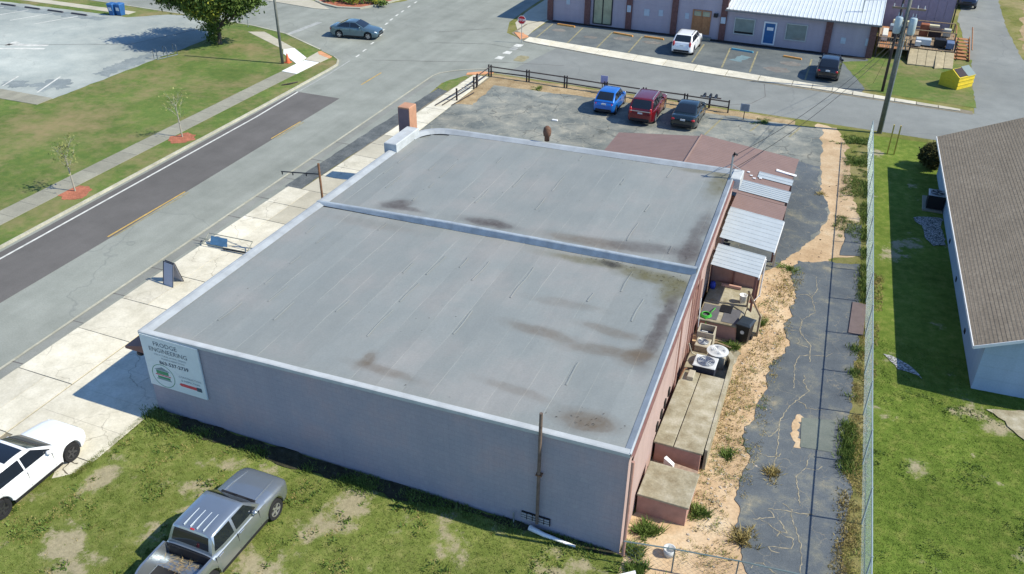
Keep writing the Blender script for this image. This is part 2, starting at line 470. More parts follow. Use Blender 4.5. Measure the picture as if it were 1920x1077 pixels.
walk_left = sheet('left_walk', [(-19.68, -40), (-18.22, -40), (-18.22, 8.6), (-18.45, 31.4), (-18.45, 36.6), (-19.9, 36.6), (-19.68, 28)], 0.104, C_GREY)
y = -12.0
while y < 36:
    y2 = min(y + 1.55, 36.5)
    f = lambda v: -0.22 * max(0, v - 8) / 24
    slab(walk_left, [(-19.64 + f(y), y), (-18.24 + f(y), y), (-18.24 + f(y2), y2), (-19.64 + f(y2), y2)], 0.113, C_GREY, 0.03, 0.012)
    y = y2
for pts, mt in (([(-19.89, 36.64), (-19.92, 38.73), (-19.84, 39.81), (-18.43, 39.74), (-18.43, 36.53)], C_NEW),
                ([(-23.17, 41.6), (-22.58, 42.34), (-20.07, 40.41), (-19.95, 39.86), (-19.96, 38.76), (-22.48, 40.6)], C_NEW),
                ([(-20.0, 40.4), (-20.15, 42.2), (-18.3, 41.25), (-18.37, 39.8), (-19.84, 39.86)], C_BEIGE)):
    slab(walk_left, pts, 0.122, mt, 0.03, 0.01)
MB().prism([(-20.15, 42.2), (-20.02, 42.5), (-18.3, 41.5), (-18.28, 41.0), (-19.64, 41.6)], 0.10, 0.132).build('tactile_panel', TACT, walk_left)
wl = [(-90, 48.2), (-44, 46.6), (-38, 46.2), (-29.3, 44.9), (-23.17, 41.6)]
for i in range(12):
    a = (lerp(-29.26, -23.17, i / 12), lerp(44.87, 41.6, i / 12)); b = (lerp(-29.26, -23.17, (i + 1) / 12), lerp(44.87, 41.6, (i + 1) / 12))
    a2 = (lerp(-27.9, -22.58, i / 12), lerp(45.5, 42.34, i / 12)); b2 = (lerp(-27.9, -22.58, (i + 1) / 12), lerp(45.5, 42.34, (i + 1) / 12))
    slab(walk_left, [a, b, b2, a2], 0.112, C_BEIGE, 0.03, 0.012)
for i in range(16):
    x0, x1 = -60 + i * 1.05, -60 + (i + 1) * 1.05
    slab(walk_left, [(x0, 45.1), (x1, 45.1), (x1, 46.2), (x0, 46.2)], 0.112, C_BEIGE, 0.03, 0.015)
lot_left = sheet('left_parking_lot', [(-31.2, 24.6), (-31.05, 36), (-31.05, 41.5), (-32.5, 45.2), (-38, 47.1), (-39.8, 46.6), (-42.6, 44.3), (-90, 43.2), (-90, 24.6)], 0.106, C_LOT, amp=0.12, step=0.6)
LOTW = surf('worn_lot_paving', [(0.3, (0.17, 0.2, 0.21)), (0.5, (0.22, 0.25, 0.25)), (0.7, (0.32, 0.35, 0.34))], 0.6, fine=0.12, fscale=8, big=0.25)
for pts, w in (([(-58, 42.3), (-44, 42.9)], 1.3),):
    mb = MB(); ribbon(mb, resample(pts, 0.5, 0.15), w, 0.110, 0.35); mb.build('dark_patch', LOTW, lot_left)
for k, (x, y, a_, b_) in enumerate(((-32.2, 33, .9, 3.2), (-33.6, 27, 1.3, 1.3), (-36.4, 26, 1.1, .9))):
    MB().poly(rough([(x + a_ * math.cos(q), y + b_ * math.sin(q)) for q in np.linspace(0, 6.283, 11)[:-1]], .55, .12, 1.6, k), .1125 + k * .0002).build('dark_patch', LOTW, lot_left)
for pts in ([(-36.8, 25.2), (-37.6, 27.4)], [(-33.3, 25.2), (-34.6, 28.6)], [(-40.3, 25.2), (-41, 27.8)], [(-56, 42.3), (-57.5, 39)], [(-53, 42.5), (-54.5, 39)], [(-50, 42.6), (-51.5, 39)], [(-47, 42.7), (-48.5, 39)]):
    mb = MB(); ribbon(mb, resample(pts, 0.5), 0.14, 0.1145, 0.2); mb.build('stall_line', P_WHITE, lot_left)
mb = MB(); ribbon(mb, resample([(-47, 32.4), (-36, 37.5), (-33.5, 44.5)], 0.6, 0.05), 0.05, 0.1148, 0.4); mb.build('tar_seam', A_NEW, lot_left)
for pts, w in (([(-45.5, 33.2), (-42, 34.4)], 0.5), ([(-46, 31.7), (-41.5, 33.6)], 0.35), ([(-45.2, 34.2), (-45.2, 33)], 0.5)):
    mb = MB(); ribbon(mb, resample(pts, 0.4), w, 0.1147, 0.3); mb.build('faded_mark', P_WHITE, lot_left)
for i in range(7):
    slab(lot_left, [(-36.5 + i * 0.75, 23.1 + i * 0.02), (-35.75 + i * 0.75, 23.12 + i * 0.02), (-35.75 + i * 0.75, 24.72), (-36.5 + i * 0.75, 24.7)], 0.125, C_GREY, 0.03, 0.01, 'apron_slab')

# ---- front walk before the building
walk = struct(MB().poly([(-7.12, -14), (-0.02, -14), (-0.02, 22.4), (-4.2, 22.8), (-4.3, 42.6), (-6.1, 41.8), (-6.15, 19), (-7.1, 19)], 0.0135).build('front_walk', surf('walk_joint_dirt', [(0.3, (0.16, 0.14, 0.10)), (0.7, (0.26, 0.23, 0.17))], 2)))
rows = [-14, -10.5, -6.6, -3.3, -0.15, 3.05, 5.7, 8.35, 11.7, 14.9, 16.9, 19.0]
for i in range(len(rows) - 1):
    a, b = rows[i], rows[i + 1]
    split = a > 5 or a < -0.2
    xs = [-7.12, -5.6, -4.25] if split else [-7.12, -4.25]
    for j in range(len(xs) - 1):
        beige = (a >= 14 and j == 1) or (a == -6.6 and j == 0)
        slab(walk, [(xs[j], a), (xs[j + 1], a), (xs[j + 1], b), (xs[j], b)], 0.05, C_BEIGE if beige else C_WHITE)
    cut = [a, b] if b < -0.2 or a > 13 else [a, (a + b) / 2, b]
    for j in range(len(cut) - 1):
        if a >= -3.4:
            slab(walk, [(-4.2, cut[j]), (-0.05, cut[j]), (-0.05, cut[j + 1]), (-4.2, cut[j + 1])], 0.046, C_BEIGE if a > 13 else C_WHITE, gap=0.012)
# broken end of the apron by the lawn
MB().prism(rough([(-3.9, -3.35), (-0.12, -3.35), (-0.2, -4.0), (-0.75, -4.45), (-1.1, -4.0), (-3.9, -4.1)], 0.10, 0.25), 0.0, 0.05).build('slab', C_WHITE, walk)
mb = MB(); ribbon(mb, resample([(-1.2, -3.3), (-0.8, -3.6), (-0.5, -3.55)], 0.1, 0.03), 0.05, 0.056, 0.5); ribbon(mb, resample([(-0.85, -3.5), (-0.75, -4.0), (-0.4, -4.1)], 0.1, 0.03), 0.04, 0.056, 0.5)
mb.build('crack', surf('crack_dirt', [(0.3, (0.09, 0.08, 0.06)), (0.7, (0.16, 0.14, 0.1))], 4), walk)
ys = [19.0, 21.1, 22.6, 24.6, 26.7, 28.3, 31.3, 34.1, 37.1, 40.4, 42.2]
for i in range(len(ys) - 1):
    a, b = ys[i], ys[i + 1]
    l = lambda v: lerp(-6.2, -5.95, (v - 19) / 10) if v < 29 else lerp(-5.95, -5.75, (v - 29) / 13)
    rr = lambda v: lerp(-3.95, -4.45, (v - 19) / 23)
    slab(walk, [(l(a), a), (rr(a), a), (rr(b), b), (l(b), b)], 0.05, C_BEIGE if i in (0, 3, 4) else C_WHITE)
sheet('asphalt_strip', [(-7.35, 19), (-6.25, 19), (-6.2, 24), (-6.05, 29), (-6.0, 38.3), (-6.9, 38.2), (-7.2, 30)], 0.016, A_PATCH, amp=0.06)
sheet('corner_verge', [(-7.15, 38.3), (-6.0, 38.0), (-5.85, 41.7), (-6.3, 41.5), (-6.9, 40.4)], 0.022, G_LEFT, amp=0.12)
MB().prism([(-6.3, 42.0), (-5.7, 42.3), (-4.6, 43.0), (-4.5, 43.4), (-5.4, 43.3), (-6.4, 42.5)], 0.0, 0.045).build('tactile_panel', TACT, walk)

# ---- parking lots and the driveway behind
near_lot = sheet('near_parking_lot', [(-4.3, 22.3), (-4.35, 35.6), (-2.9, 36), (-3.3, 40.6), (3, 40.9), (14.6, 41.3), (20.9, 41.3), (21.3, 37), (21.6, 33), (21.9, 31), (22.6, 28.2),
      (22.3, 25.5), (21.6, 23.2), (20.4, 20.6), (19.9, 19.6), (17.9, 19.8), (17.6, 22.3)], 0.02, A_LOT, amp=0.16, step=0.3, seed=3)
sheet('lot_border_dirt', [(-4.4, 35.4), (-2.6, 35.8), (-3.0, 40.2), (3, 40.6), (14.8, 40.9), (19, 41.2), (19, 42.2), (14, 42.5), (-4.5, 43.0)], 0.012, DIRT, amp=0.15, step=0.35, seed=5)
for pts in ([(16.4, 38.9), (16.9, 41)], [(19.0, 38.9), (19.5, 41)], [(13.7, 37), (14.2, 40.6)]):
    mark(pts, 0.13, 0.0245, P_FYEL, 'stall_line', 0.5, 0.2, near_lot)
sheet('rear_asphalt', [(17.9, 19.9), (20.0, 19.75), (20.6, 20.9), (21.5, 23.3), (22.2, 25.5), (22.5, 28.2), (21.8, 31), (21.4, 34.5), (20.0, 35), (19.4, 31), (18, 30)], 0.024, A_DRIVE, amp=0.2, step=0.15, seed=4)
far_lot = sheet('far_parking_lot', [(-6.0, 53.9), (-5.9, 60.2), (22.9, 59.6), (22.9, 58.0), (23.1, 51.5), (22.9, 50.4), (14.3, 51.2), (5.9, 52.3)], 0.012, A_FAR)
sheet('grass_plot', [(20.9, 57.9), (23.3, 51), (30.9, 50.2), (30.7, 56), (31.0, 63), (23, 64), (22.9, 59.0)], 0.016, G_LEFT, amp=0.1)
for (a, b) in (((-4.99, 53.9), (-5.22, 59.1)), ((-1.88, 53.6), (-2.2, 58.9)), ((0.92, 53.3), (0.74, 58.6)), ((3.81, 53.1), (3.61, 58.4)), ((9.41, 52.6), (9.26, 58.2)), ((11.95, 52.2), (11.6, 58.0)), ((14.26, 51.9), (13.95, 58.0)), ((18.6, 51.6), (18.5, 57.6))):
    mark([a, b], 0.13, 0.0165, P_FYEL, 'stall_line', 0.5, 0.2, far_lot)
mb = MB(); ribbon(mb, resample([(12.6, 54.4), (13.3, 56.2)], 0.3, 0.05), 0.9, 0.0165, 0.3); mb.build('faded_mark', plain('faded_blue_paint', (0.16, 0.24, 0.26), 0.9, var=0.3), far_lot)
for (x, y, w) in ((-3.9, 57.2, 1.0), (2.2, 56.9, 1.2), (5.0, 56.9, 1.2), (17, 55.6, 1.3), (-0.6, 56.2, 0.9), (16.2, 53.5, 1.6)):
    MB().poly(rough([(x + w * .7 * math.cos(k), y + w * .45 * math.sin(k)) for k in np.linspace(0, 6.28, 9)[:-1]], 0.2, 0.2, 2), 0.0168).build('stain', surf('lot_stain', [(0.3, (0.15, 0.13, 0.12)), (0.7, (0.22, 0.22, 0.2))], 2) if 'lot_stain' not in MATS else MATS['lot_stain'], far_lot)
walk_far = struct(MB().poly([(-6.2, 54.2), (6, 52.5), (14.3, 51.4), (23.5, 50.3), (30.6, 49.4), (30.6, 48.6), (23.5, 49.1), (14.6, 49.7), (1.7, 51.2), (-5.4, 52.4), (-7.6, 54.6), (-7.5, 58), (-6.3, 60.3)], 0.014).build('far_walk', MATS['walk_joint_dirt']))
topl = lambda x: np.interp(x, [-6, 1, 6, 8.7, 14.3, 20, 23.5, 29.8], [54.0, 53.1, 52.5, 52.2, 51.4, 50.8, 50.2, 49.4])
botl = lambda x: np.interp(x, [-5.4, 1.7, 9.2, 14.6, 20, 23.5, 29.8], [52.5, 51.3, 50.3, 49.9, 49.75, 49.35, 48.95])
x = -5.6
while x < 29:
    x2 = x + (2.6 if x < 16 else 1.5)
    slab(walk_far, [(x, botl(x)), (x2, botl(x2)), (x2, topl(x2)), (x, topl(x))], 0.06, C_WHITE if x < 26 else C_BEIGE, 0.05, 0.03)
    x = x2
slab(walk_far, [(-5.9, 54.3), (-7.3, 55.2), (-7.3, 58), (-6.1, 60.0), (-6.1, 57)], 0.05, C_BEIGE, 0.04)
MB().prism([(-6.1, 53.0), (-7.4, 54.8), (-6.5, 55.0), (-5.7, 54.0)], 0.0, 0.055).build('tactile_panel', TACT, walk_far)
# far island with red mulch
island = sheet('traffic_island', [(-30, 57.2), (-28.8, 56.6), (-26.7, 56.0), (-24.6, 56.6), (-23.4, 59), (-22.6, 62), (-22.6, 70), (-32, 70)], 0.10, MULCH, thick=0.2)
MB().prism([(-30.2, 57.1), (-28.8, 56.3), (-26.7, 55.7), (-24.4, 56.3), (-23.2, 58.9), (-22.4, 62), (-22.6, 62), (-23.4, 59), (-24.6, 56.6), (-26.7, 56.0), (-28.8, 56.6), (-30, 57.4)], 0.0, 0.13).build('kerb_stone', C_KERB, island)
sheet('island_walk', [(-60, 56.8), (-40, 55.9), (-31, 54.9), (-28.6, 54.6), (-27, 54.9), (-29.0, 56.3), (-30.3, 57.2), (-60, 58.6)], 0.05, C_BEIGE, thick=0.1)

# ---- sand, driveway and slabs at the right
sand = sheet('sandy_strip', [(18.0, -3.5), (18.5, 2), (18.1, 12), (17.9, 20), (20.2, 21), (21.2, 24), (21.4, 30), (20.8, 36), (20.5, 42.2), (21.9, 42.0), (22.7, 38.5), (23.3, 34), (24.1, 28), (24.35, 23.6), (23.2, 22.6), (23.0, 12), (23.2, 2), (23.6, -3.5)], 0.008, SAND, amp=0.25, step=0.3, seed=1)
drive = sheet('driveway', [(21.6, 21.9), (21.4, 20.1), (21.85, 18.2), (21.75, 16.1), (22.15, 14.0), (21.5, 12.1), (21.55, 10.2), (21.3, 7.9), (21.5, 6.4), (21.8, 5.0), (21.75, 3.9), (21.9, 2.4), (22.5, 0.8), (23.0, -2),
      (25.5, -2), (25.35, 1.6), (25.2, 4.4), (25.0, 8), (24.85, 11), (24.85, 15), (24.7, 19), (24.5, 22.7)], 0.03, A_DRIVE, thick=0.02, amp=0.2, step=0.09, seed=8)
slab(drive, rough([(23.5, 23.3), (24.5, 23.6), (24.35, 27.3), (23.6, 27.2)], 0.1, 0.25), 0.03, A_DRIVE, 0.02, 0.02)
MB().prism([(23.2, 9.25), (24.42, 9.58), (24.48, 7.65), (23.35, 7.5)], 0.03, 0.046).build('repair_patch', surf('patch_concrete', [(0.3, (0.13, 0.15, 0.13)), (0.7, (0.17, 0.185, 0.16))], 1.5), drive)
mb = MB(); ribbon(mb, resample([(23.1, 9.4), (23.05, 8.3), (23.25, 7.4)], 0.15, 0.06), 0.22, 0.0375, 0.5); mb.build('crack', SAND, drive)
CR = [[(22.39, 16.38), (22.45, 15.25), (23.0, 14.37), (23.09, 13.14)], [(22.69, 11.01), (22.53, 12.7), (22.66, 13.46), (23.4, 13.77)], [(22.97, 11.7), (23.27, 11.07), (22.65, 9.71), (22.45, 8.75), (22.61, 6.55), (22.57, 5.21)],
      [(23.75, 7.35), (23.66, 6.4), (23.39, 5.84), (23.71, 4.43)], [(22.71, 3.88), (23.4, 4.04), (23.75, 4.05), (24.15, 4.2)], [(22.53, 3.28), (23.37, 2.87), (23.67, 2.82), (23.69, 2.39), (22.96, 2.16)],
      [(21.93, 6.58), (22.33, 6.5), (22.55, 6.6)], [(23.13, 3.5), (23.44, 3.03)], [(22.28, 3.18), (22.94, 3.53)], [(22.2, 7.6), (22.5, 8.3)], [(22.6, 18.5), (22.9, 17.2), (22.45, 16.4)], [(23.5, 3.8), (23.95, 2.6), (24.1, 1.2)], [(22.9, 1.4), (23.6, 1.0), (24.2, 0.2)], [(22.4, 14.3), (22.9, 14.2)], [(22.6, 20.5), (22.8, 19.3), (22.6, 18.5)], [(23.3, 9.9), (24.0, 10.1)]]
CRM = surf('crack_sand', [(0.3, (0.22, 0.20, 0.14)), (0.7, (0.40, 0.35, 0.25))], 4)
for c in list(CR):
    for k in range(1):
        i_ = random.randrange(len(c)); a_ = random.uniform(0, 6.28); p_ = c[i_]; l_ = random.uniform(.25, .7)
        CR.append([p_, (p_[0] + l_ * .5 * math.cos(a_), p_[1] + l_ * .5 * math.sin(a_)), (p_[0] + l_ * math.cos(a_ + .5), p_[1] + l_ * math.sin(a_ + .5))])
for c in CR:
    mb = MB(); ribbon(mb, resample(c, 0.09, 0.03), 0.028, 0.0385, 0.8); mb.build('crack', CRM, drive)
# lawn with bare patches, tessellated so that worn spots keep their own shape
def patchy(name, x0, x1, y0, y1, z, thr, mat, seed, step=0.12, clipf=None, mask=None):
    nx = int((x1 - x0) / step); ny = int((y1 - y0) / step)
    v = []; bare = []
    for j in range(ny + 1):
        for i in range(nx + 1):
            x = x0 + (x1 - x0) * i / nx; y = y0 + (y1 - y0) * j / ny
            if clipf: x = clipf(x, y)
            v.append((x, y, z + 0.02 * mnoise.noise((x * .4, y * .4, 3))))
            b = mnoise.fractal((x * 0.55, y * 0.55, seed), 0.8, 2.0, 4)
            b = 0.5 + (b - thr) * 1.1
            if mask: b += mask(x, y)
            bare.append(min(1, max(0, b)))
    f = []
    for j in range(ny):
        for i in range(nx):
            a = j * (nx + 1) + i
            f.append((a, a + 1, a + nx + 2, a + nx + 1))
    me = bpy.data.meshes.new(name); me.from_pydata(v, [], f)
    at = me.attributes.new('bare', 'FLOAT', 'POINT'); at.data.foreach_set('value', bare)
    me.shade_smooth(); me.materials.append(mat)
    o = link(name, me); struct(o)
    return o, np.array(v), np.array(bare)
def spots(lst):
    def f(x, y):
        s = 0
        for (cx, cy, rx, ry, a) in lst:
            q = ((x - cx) / rx) ** 2 + ((y - cy) / ry) ** 2
            if q < 4: s += .8 * a * math.exp(-q * 1.2)
        return s
    return f
nl = spots([(1.2, -5.8, 1.6, 1.0, .5), (3.2, -1.8, 1.0, .5, .45), (4.2, -2.6, .8, .5, .4), (9.0, -4.2, .9, 1.3, .6), (0.6, -4.6, .9, .8, .4), (-1.0, -6.5, 1.5, 1.5, .4), (12.5, -3.0, .8, .5, .3), (2.3, -6.6, 1.4, .8, .5), (7.5, -1.2, .8, .3, .3), (15.6, -1.3, 1.1, .3, .45), (12, -1.2, .7, .3, .3), (17.4, -.8, 1, .35, .5),
            (5, -.5, 3, .4, -.4), (12.6, -4.5, 3.5, 2.0, -.25)])
near_lawn, NLV, NLB = patchy('near_lawn', -5.0, 18.75, -13, -0.02, 0.034, 0.42, G_OLIVE, 2.2, 0.11, mask=nl, clipf=lambda x, y: max(x, -0.16) if y > -4.1 else x)
rl = spots([(28.3, 10.3, .4, 1.2, .55), (29.6, 8.6, .7, .6, .3), (26.5, 13.2, .9, .8, .7), (29.8, 12.3, 1.2, .6, .5), (31, 5, .5, .3, .3)])
right_lawn, RLV, RLB = patchy('right_lawn', 25.4, 40, -6, 41.5, 0.034, 0.62, G_NEAR, 7.7, 0.16, mask=rl, clipf=lambda x, y: x + max(0, 1 - (x - 25.4) / 6) * np.interp(y, [-6, 2, 13, 37, 41.5], [.9, .55, 0, -1.2, -1.4]))
# ------------------------------------------------------------------ building materials
def wall_mat(name, col, course=0.2, var=0.10, blockw=0.4):
    t = NT(name)
    n = t.ramp(t.noise(0.7, 5, 0.6), [(0.3, 1 - var), (0.7, 1 + var * 0.6)])
    c = t.mix(1.0, col, n, 'MULTIPLY')
    st = t.noise(1.0, 4, 0.6, t.mapping(t.pos, (2.2, 2.2, 0.12)))
    c = t.mix(1.0, c, t.ramp(st, [(0.35, 0.95), (0.6, 1.02)]), 'MULTIPLY')
    c = t.mix(1.0, c, t.ramp(t.noise(18, 3, 0.7), [(0.3, 0.93), (0.7, 1.06)]), 'MULTIPLY')
    z = t.n('ShaderNodeSeparateXYZ'); t.link(t.pos, z.inputs[0])
    fr = t.math('FRACT', t.math('DIVIDE', z.outputs[2], course))
    j = t.ramp(fr, [(0.0, 0.0), (0.08, 1.0)])
    w = t.math('ADD', t.math('MULTIPLY', j, 0.8), t.math('MULTIPLY', t.noise(12, 3, 0.6), 0.5))
    c = t.mix(t.math('MULTIPLY', t.math('SUBTRACT', 1.0, j), 0.25), c, tuple(0.7 * v for v in col))
    t.bump(w, 0.5, 0.012)
    MATS[name] = t.m
    return t.fin(c, 0.85, 0, 0.2)
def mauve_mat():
    """painted block wall: faint joints, uneven mauve to pinkish tone, drip marks"""
    t = NT('mauve_block_wall')
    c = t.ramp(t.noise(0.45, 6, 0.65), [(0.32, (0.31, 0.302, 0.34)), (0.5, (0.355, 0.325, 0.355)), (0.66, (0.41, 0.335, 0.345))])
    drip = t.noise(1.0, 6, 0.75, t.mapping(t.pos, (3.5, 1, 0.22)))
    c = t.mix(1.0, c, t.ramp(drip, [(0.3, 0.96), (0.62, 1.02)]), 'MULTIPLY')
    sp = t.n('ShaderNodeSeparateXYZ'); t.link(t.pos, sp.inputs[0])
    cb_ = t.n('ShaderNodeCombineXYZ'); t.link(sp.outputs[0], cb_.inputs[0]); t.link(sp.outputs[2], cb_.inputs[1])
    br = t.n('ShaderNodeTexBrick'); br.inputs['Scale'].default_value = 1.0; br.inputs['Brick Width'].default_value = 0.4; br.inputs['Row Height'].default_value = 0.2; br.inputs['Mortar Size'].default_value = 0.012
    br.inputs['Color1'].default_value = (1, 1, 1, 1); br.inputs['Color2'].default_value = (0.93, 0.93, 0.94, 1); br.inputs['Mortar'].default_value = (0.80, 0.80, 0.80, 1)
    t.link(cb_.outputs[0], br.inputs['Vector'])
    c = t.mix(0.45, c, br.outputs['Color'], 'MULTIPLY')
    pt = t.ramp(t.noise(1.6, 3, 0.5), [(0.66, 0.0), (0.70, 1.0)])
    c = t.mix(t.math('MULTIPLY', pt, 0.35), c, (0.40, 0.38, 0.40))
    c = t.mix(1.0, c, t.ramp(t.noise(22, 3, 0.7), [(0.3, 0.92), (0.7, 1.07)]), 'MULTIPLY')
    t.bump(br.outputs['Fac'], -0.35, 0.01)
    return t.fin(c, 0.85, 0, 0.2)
PINK = wall_mat('pink_block_paint', (0.42, 0.305, 0.27))
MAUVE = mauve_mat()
PINKD = plain('dull_pink_paint', (0.42, 0.24, 0.19), 0.85, var=0.2)
BROWN = plain('dark_brown_trim', (0.20, 0.10, 0.085), 0.6, var=0.2)
FLASH = plain('pale_roof_flashing', (0.36, 0.385, 0.40), 0.6, var=0.22, scale=1.2)
FLASH2 = plain('white_flashing', (0.47, 0.49, 0.49), 0.55, var=0.2, scale=1.5)
BLACK = plain('black_plastic', (0.015, 0.016, 0.02), 0.5, var=0.2)
DARK = plain('dark_recess', (0.02, 0.018, 0.016), 0.9)
STEEL = plain('galvanised_steel', (0.42, 0.44, 0.45), 0.45, 0.6, var=0.2)
RUST = plain('rusty_steel', (0.25, 0.13, 0.07), 0.8, 0.2, var=0.4, scale=6)
WHITE = plain('white_paint', (0.75, 0.75, 0.74), 0.5, var=0.08)
WOODW = plain('weathered_wood', (0.30, 0.22, 0.14), 0.85, var=0.3, scale=5)
WOODD = plain('dark_timber', (0.055, 0.045, 0.045), 0.85, var=0.3, scale=5)
WOODO = plain('orange_timber', (0.40, 0.19, 0.085), 0.8, var=0.3, scale=5)

# roof membrane: grey sheet with ponding stains where water stood
STAINS = [(3.6, 13.0, 0.75, 0.4, 35, .75, 0), (4.2, 12.75, 0.9, 0.22, -5, .6, 0), (8.5, 12.75, 1.2, 0.35, -3, .8, 0), (13.2, 12.7, 1.8, 0.38, 0, .55, 1), (15.6, 13.0, 1.6, 0.45, 8, .55, 0), (17.5, 13.2, 0.55, 0.9, 0, .75, 0), (17.45, 15.0, 0.35, 2.2, 0, .6, 0),
          (14.0, 11.05, 1.9, 0.28, 0, .6, 2), (14.6, 11.1, 0.5, 0.2, 0, .9, 3), (16.6, 10.7, 1.3, 0.4, 0, .75, 2), (17.6, 9.9, 0.45, 1.0, 0, .9, 2), (17.75, 8.4, 0.28, 1.2, 0, .7, 0), (17.75, 6.4, 0.3, 1.7, 0, .75, 0), (17.5, 5.1, 0.65, 0.45, 30, .75, 1),
          (16.3, 5.0, 1.3, 0.28, 8, .5, 1), (13.8, 5.3, 1.3, 0.3, -6, .5, 1), (16.2, 6.25, 1.1, 0.25, -8, .45, 1), (14.0, 7.5, 1.3, 0.25, 0, .25, 1), (8.7, 1.5, 0.22, 0.45, 0, .6, 1), (9.6, 1.15, 1.2, 0.22, -4, .45, 1), (14.2, 1.75, 1.2, 0.2, -8, .3, 1), (16.9, 1.1, 0.85, 0.4, 0, .9, 1), (17.3, 20.8, 0.5, 1.4, 0, .6, 2), (16.2, 22.0, 1.1, 0.25, 0, .45, 2), (3.6, 10.8, 2.0, 0.35, 0, .18, 1)]
SCOL = [(0.085, 0.075, 0.072), (0.125, 0.098, 0.07), (0.115, 0.105, 0.05), (0.035, 0.035, 0.035)]
def roof_mat():
    t = NT('grey_roof_membrane')
    big = t.noise(0.35, 5, 0.6)
    c = t.ramp(big, [(0.30, (0.212, 0.23, 0.224)), (0.48, (0.23, 0.245, 0.236)), (0.62, (0.255, 0.258, 0.246)), (0.75, (0.275, 0.272, 0.258))])
    st = t.noise(1.0, 6, 0.7, t.mapping(t.pos, (2.4, 0.5, 1.0)))
    c = t.mix(1.0, c, t.ramp(st, [(0.3, 0.955), (0.7, 1.045)]), 'MULTIPLY')
    c = t.mix(1.0, c, t.ramp(t.noise(14, 4, 0.7), [(0.3, 0.93), (0.7, 1.06)]), 'MULTIPLY')
    oi = t.n('ShaderNodeObjectInfo').outputs['Random']
    c = t.mix(1.0, c, t.ramp(oi, [(0.0, 0.955), (1.0, 1.04)]), 'MULTIPLY')
    wob = t.n('ShaderNodeTexNoise'); wob.inputs['Scale'].default_value = 0.9; wob.inputs['Detail'].default_value = 5
    t.link(t.pos, wob.inputs['Vector'])
    va = t.n('ShaderNodeVectorMath', operation='MULTIPLY_ADD')
    sb = t.n('ShaderNodeVectorMath', operation='SUBTRACT'); t.link(wob.outputs['Color'], sb.inputs[0]); sb.inputs[1].default_value = (.5, .5, .5)
    t.link(sb.outputs[0], va.inputs[0]); va.inputs[1].default_value = (0.8, 0.45, 0); t.link(t.pos, va.inputs[2])
    p = va.outputs[0]
    br = t.ramp(t.noise(2.5, 5, 0.7), [(0.25, 0.55), (0.65, 1.0)])
    for (cx, cy, rx, ry, rot, amt, ci) in STAINS:
        sh = t.n('ShaderNodeVectorMath', operation='SUBTRACT'); t.link(p, sh.inputs[0]); sh.inputs[1].default_value = (cx, cy, 0)
        mp = t.mapping(sh.outputs[0], (1, 1, 0), (0, 0, R(-rot)))
        mp2 = t.mapping(mp, (1 / rx / 1.7, 1 / ry / 1.7, 0))
        ln = t.n('ShaderNodeVectorMath', operation='LENGTH'); t.link(mp2, ln.inputs[0])
        m = t.ramp(ln.outputs['Value'], [(0.25, 1.0), (0.55, 0.7), (0.66, 0.32), (1.0, 0.0)])
        m = t.math('MULTIPLY', t.math('MULTIPLY', m, br), min(1.0, amt * 1.3))
        c = t.mix(m, c, SCOL[ci])
    t.bump(st, 0.25, 0.01)
    return t.fin(c, 0.75, 0, 0.25)
ROOF = roof_mat()

# ------------------------------------------------------------------ the flat roofed shop
def ztop(x, y):
    return lerp(3.7, lerp(4.3, 4.02, y / 22.5), min(1, max(0, x / 18.4)))
XR = lambda y: lerp(18.6, 17.75, y / 22.6)
shop = thing('commercial_building', 'long pink block building with grey flat roof filling the middle of the picture', 'building', (0, 0, 0))
def wall_part(pts, name='wall', mat=PINK, dz=-0.06):
    mb = MB(); n = len(pts)
    lo = [(p[0], p[1], 0) for p in pts]; hi = [(p[0], p[1], ztop(*p) + dz) for p in pts]
    k = []
    for i in range(7):
        k.append([(a[0], a[1], lerp(a[2], b[2], i / 6)) for a, b in zip(lo, hi)])
    mb.grid(k)
    return mb.build(name, mat, shop, fix=False)
seg = lambda a, b, n: [(lerp(a[0], b[0], i / n), lerp(a[1], b[1], i / n)) for i in range(n + 1)]
wall_part(seg((0.03, 0.03), (18.57, 0.03), 20), mat=MAUVE)['label'] = 'long shaded block wall facing the lawn'
wall_part(seg((18.57, 0.03), (17.72, 22.6), 12))
CORN = arc(2.0, 20.6, 1.85, 180, 90, 8)
wall_part(seg((17.72, 22.6), (2.0, 22.45), 10) + CORN[::-1][1:])
wall_part(seg((0.15, 20.6), (0.03, 0.03), 12))
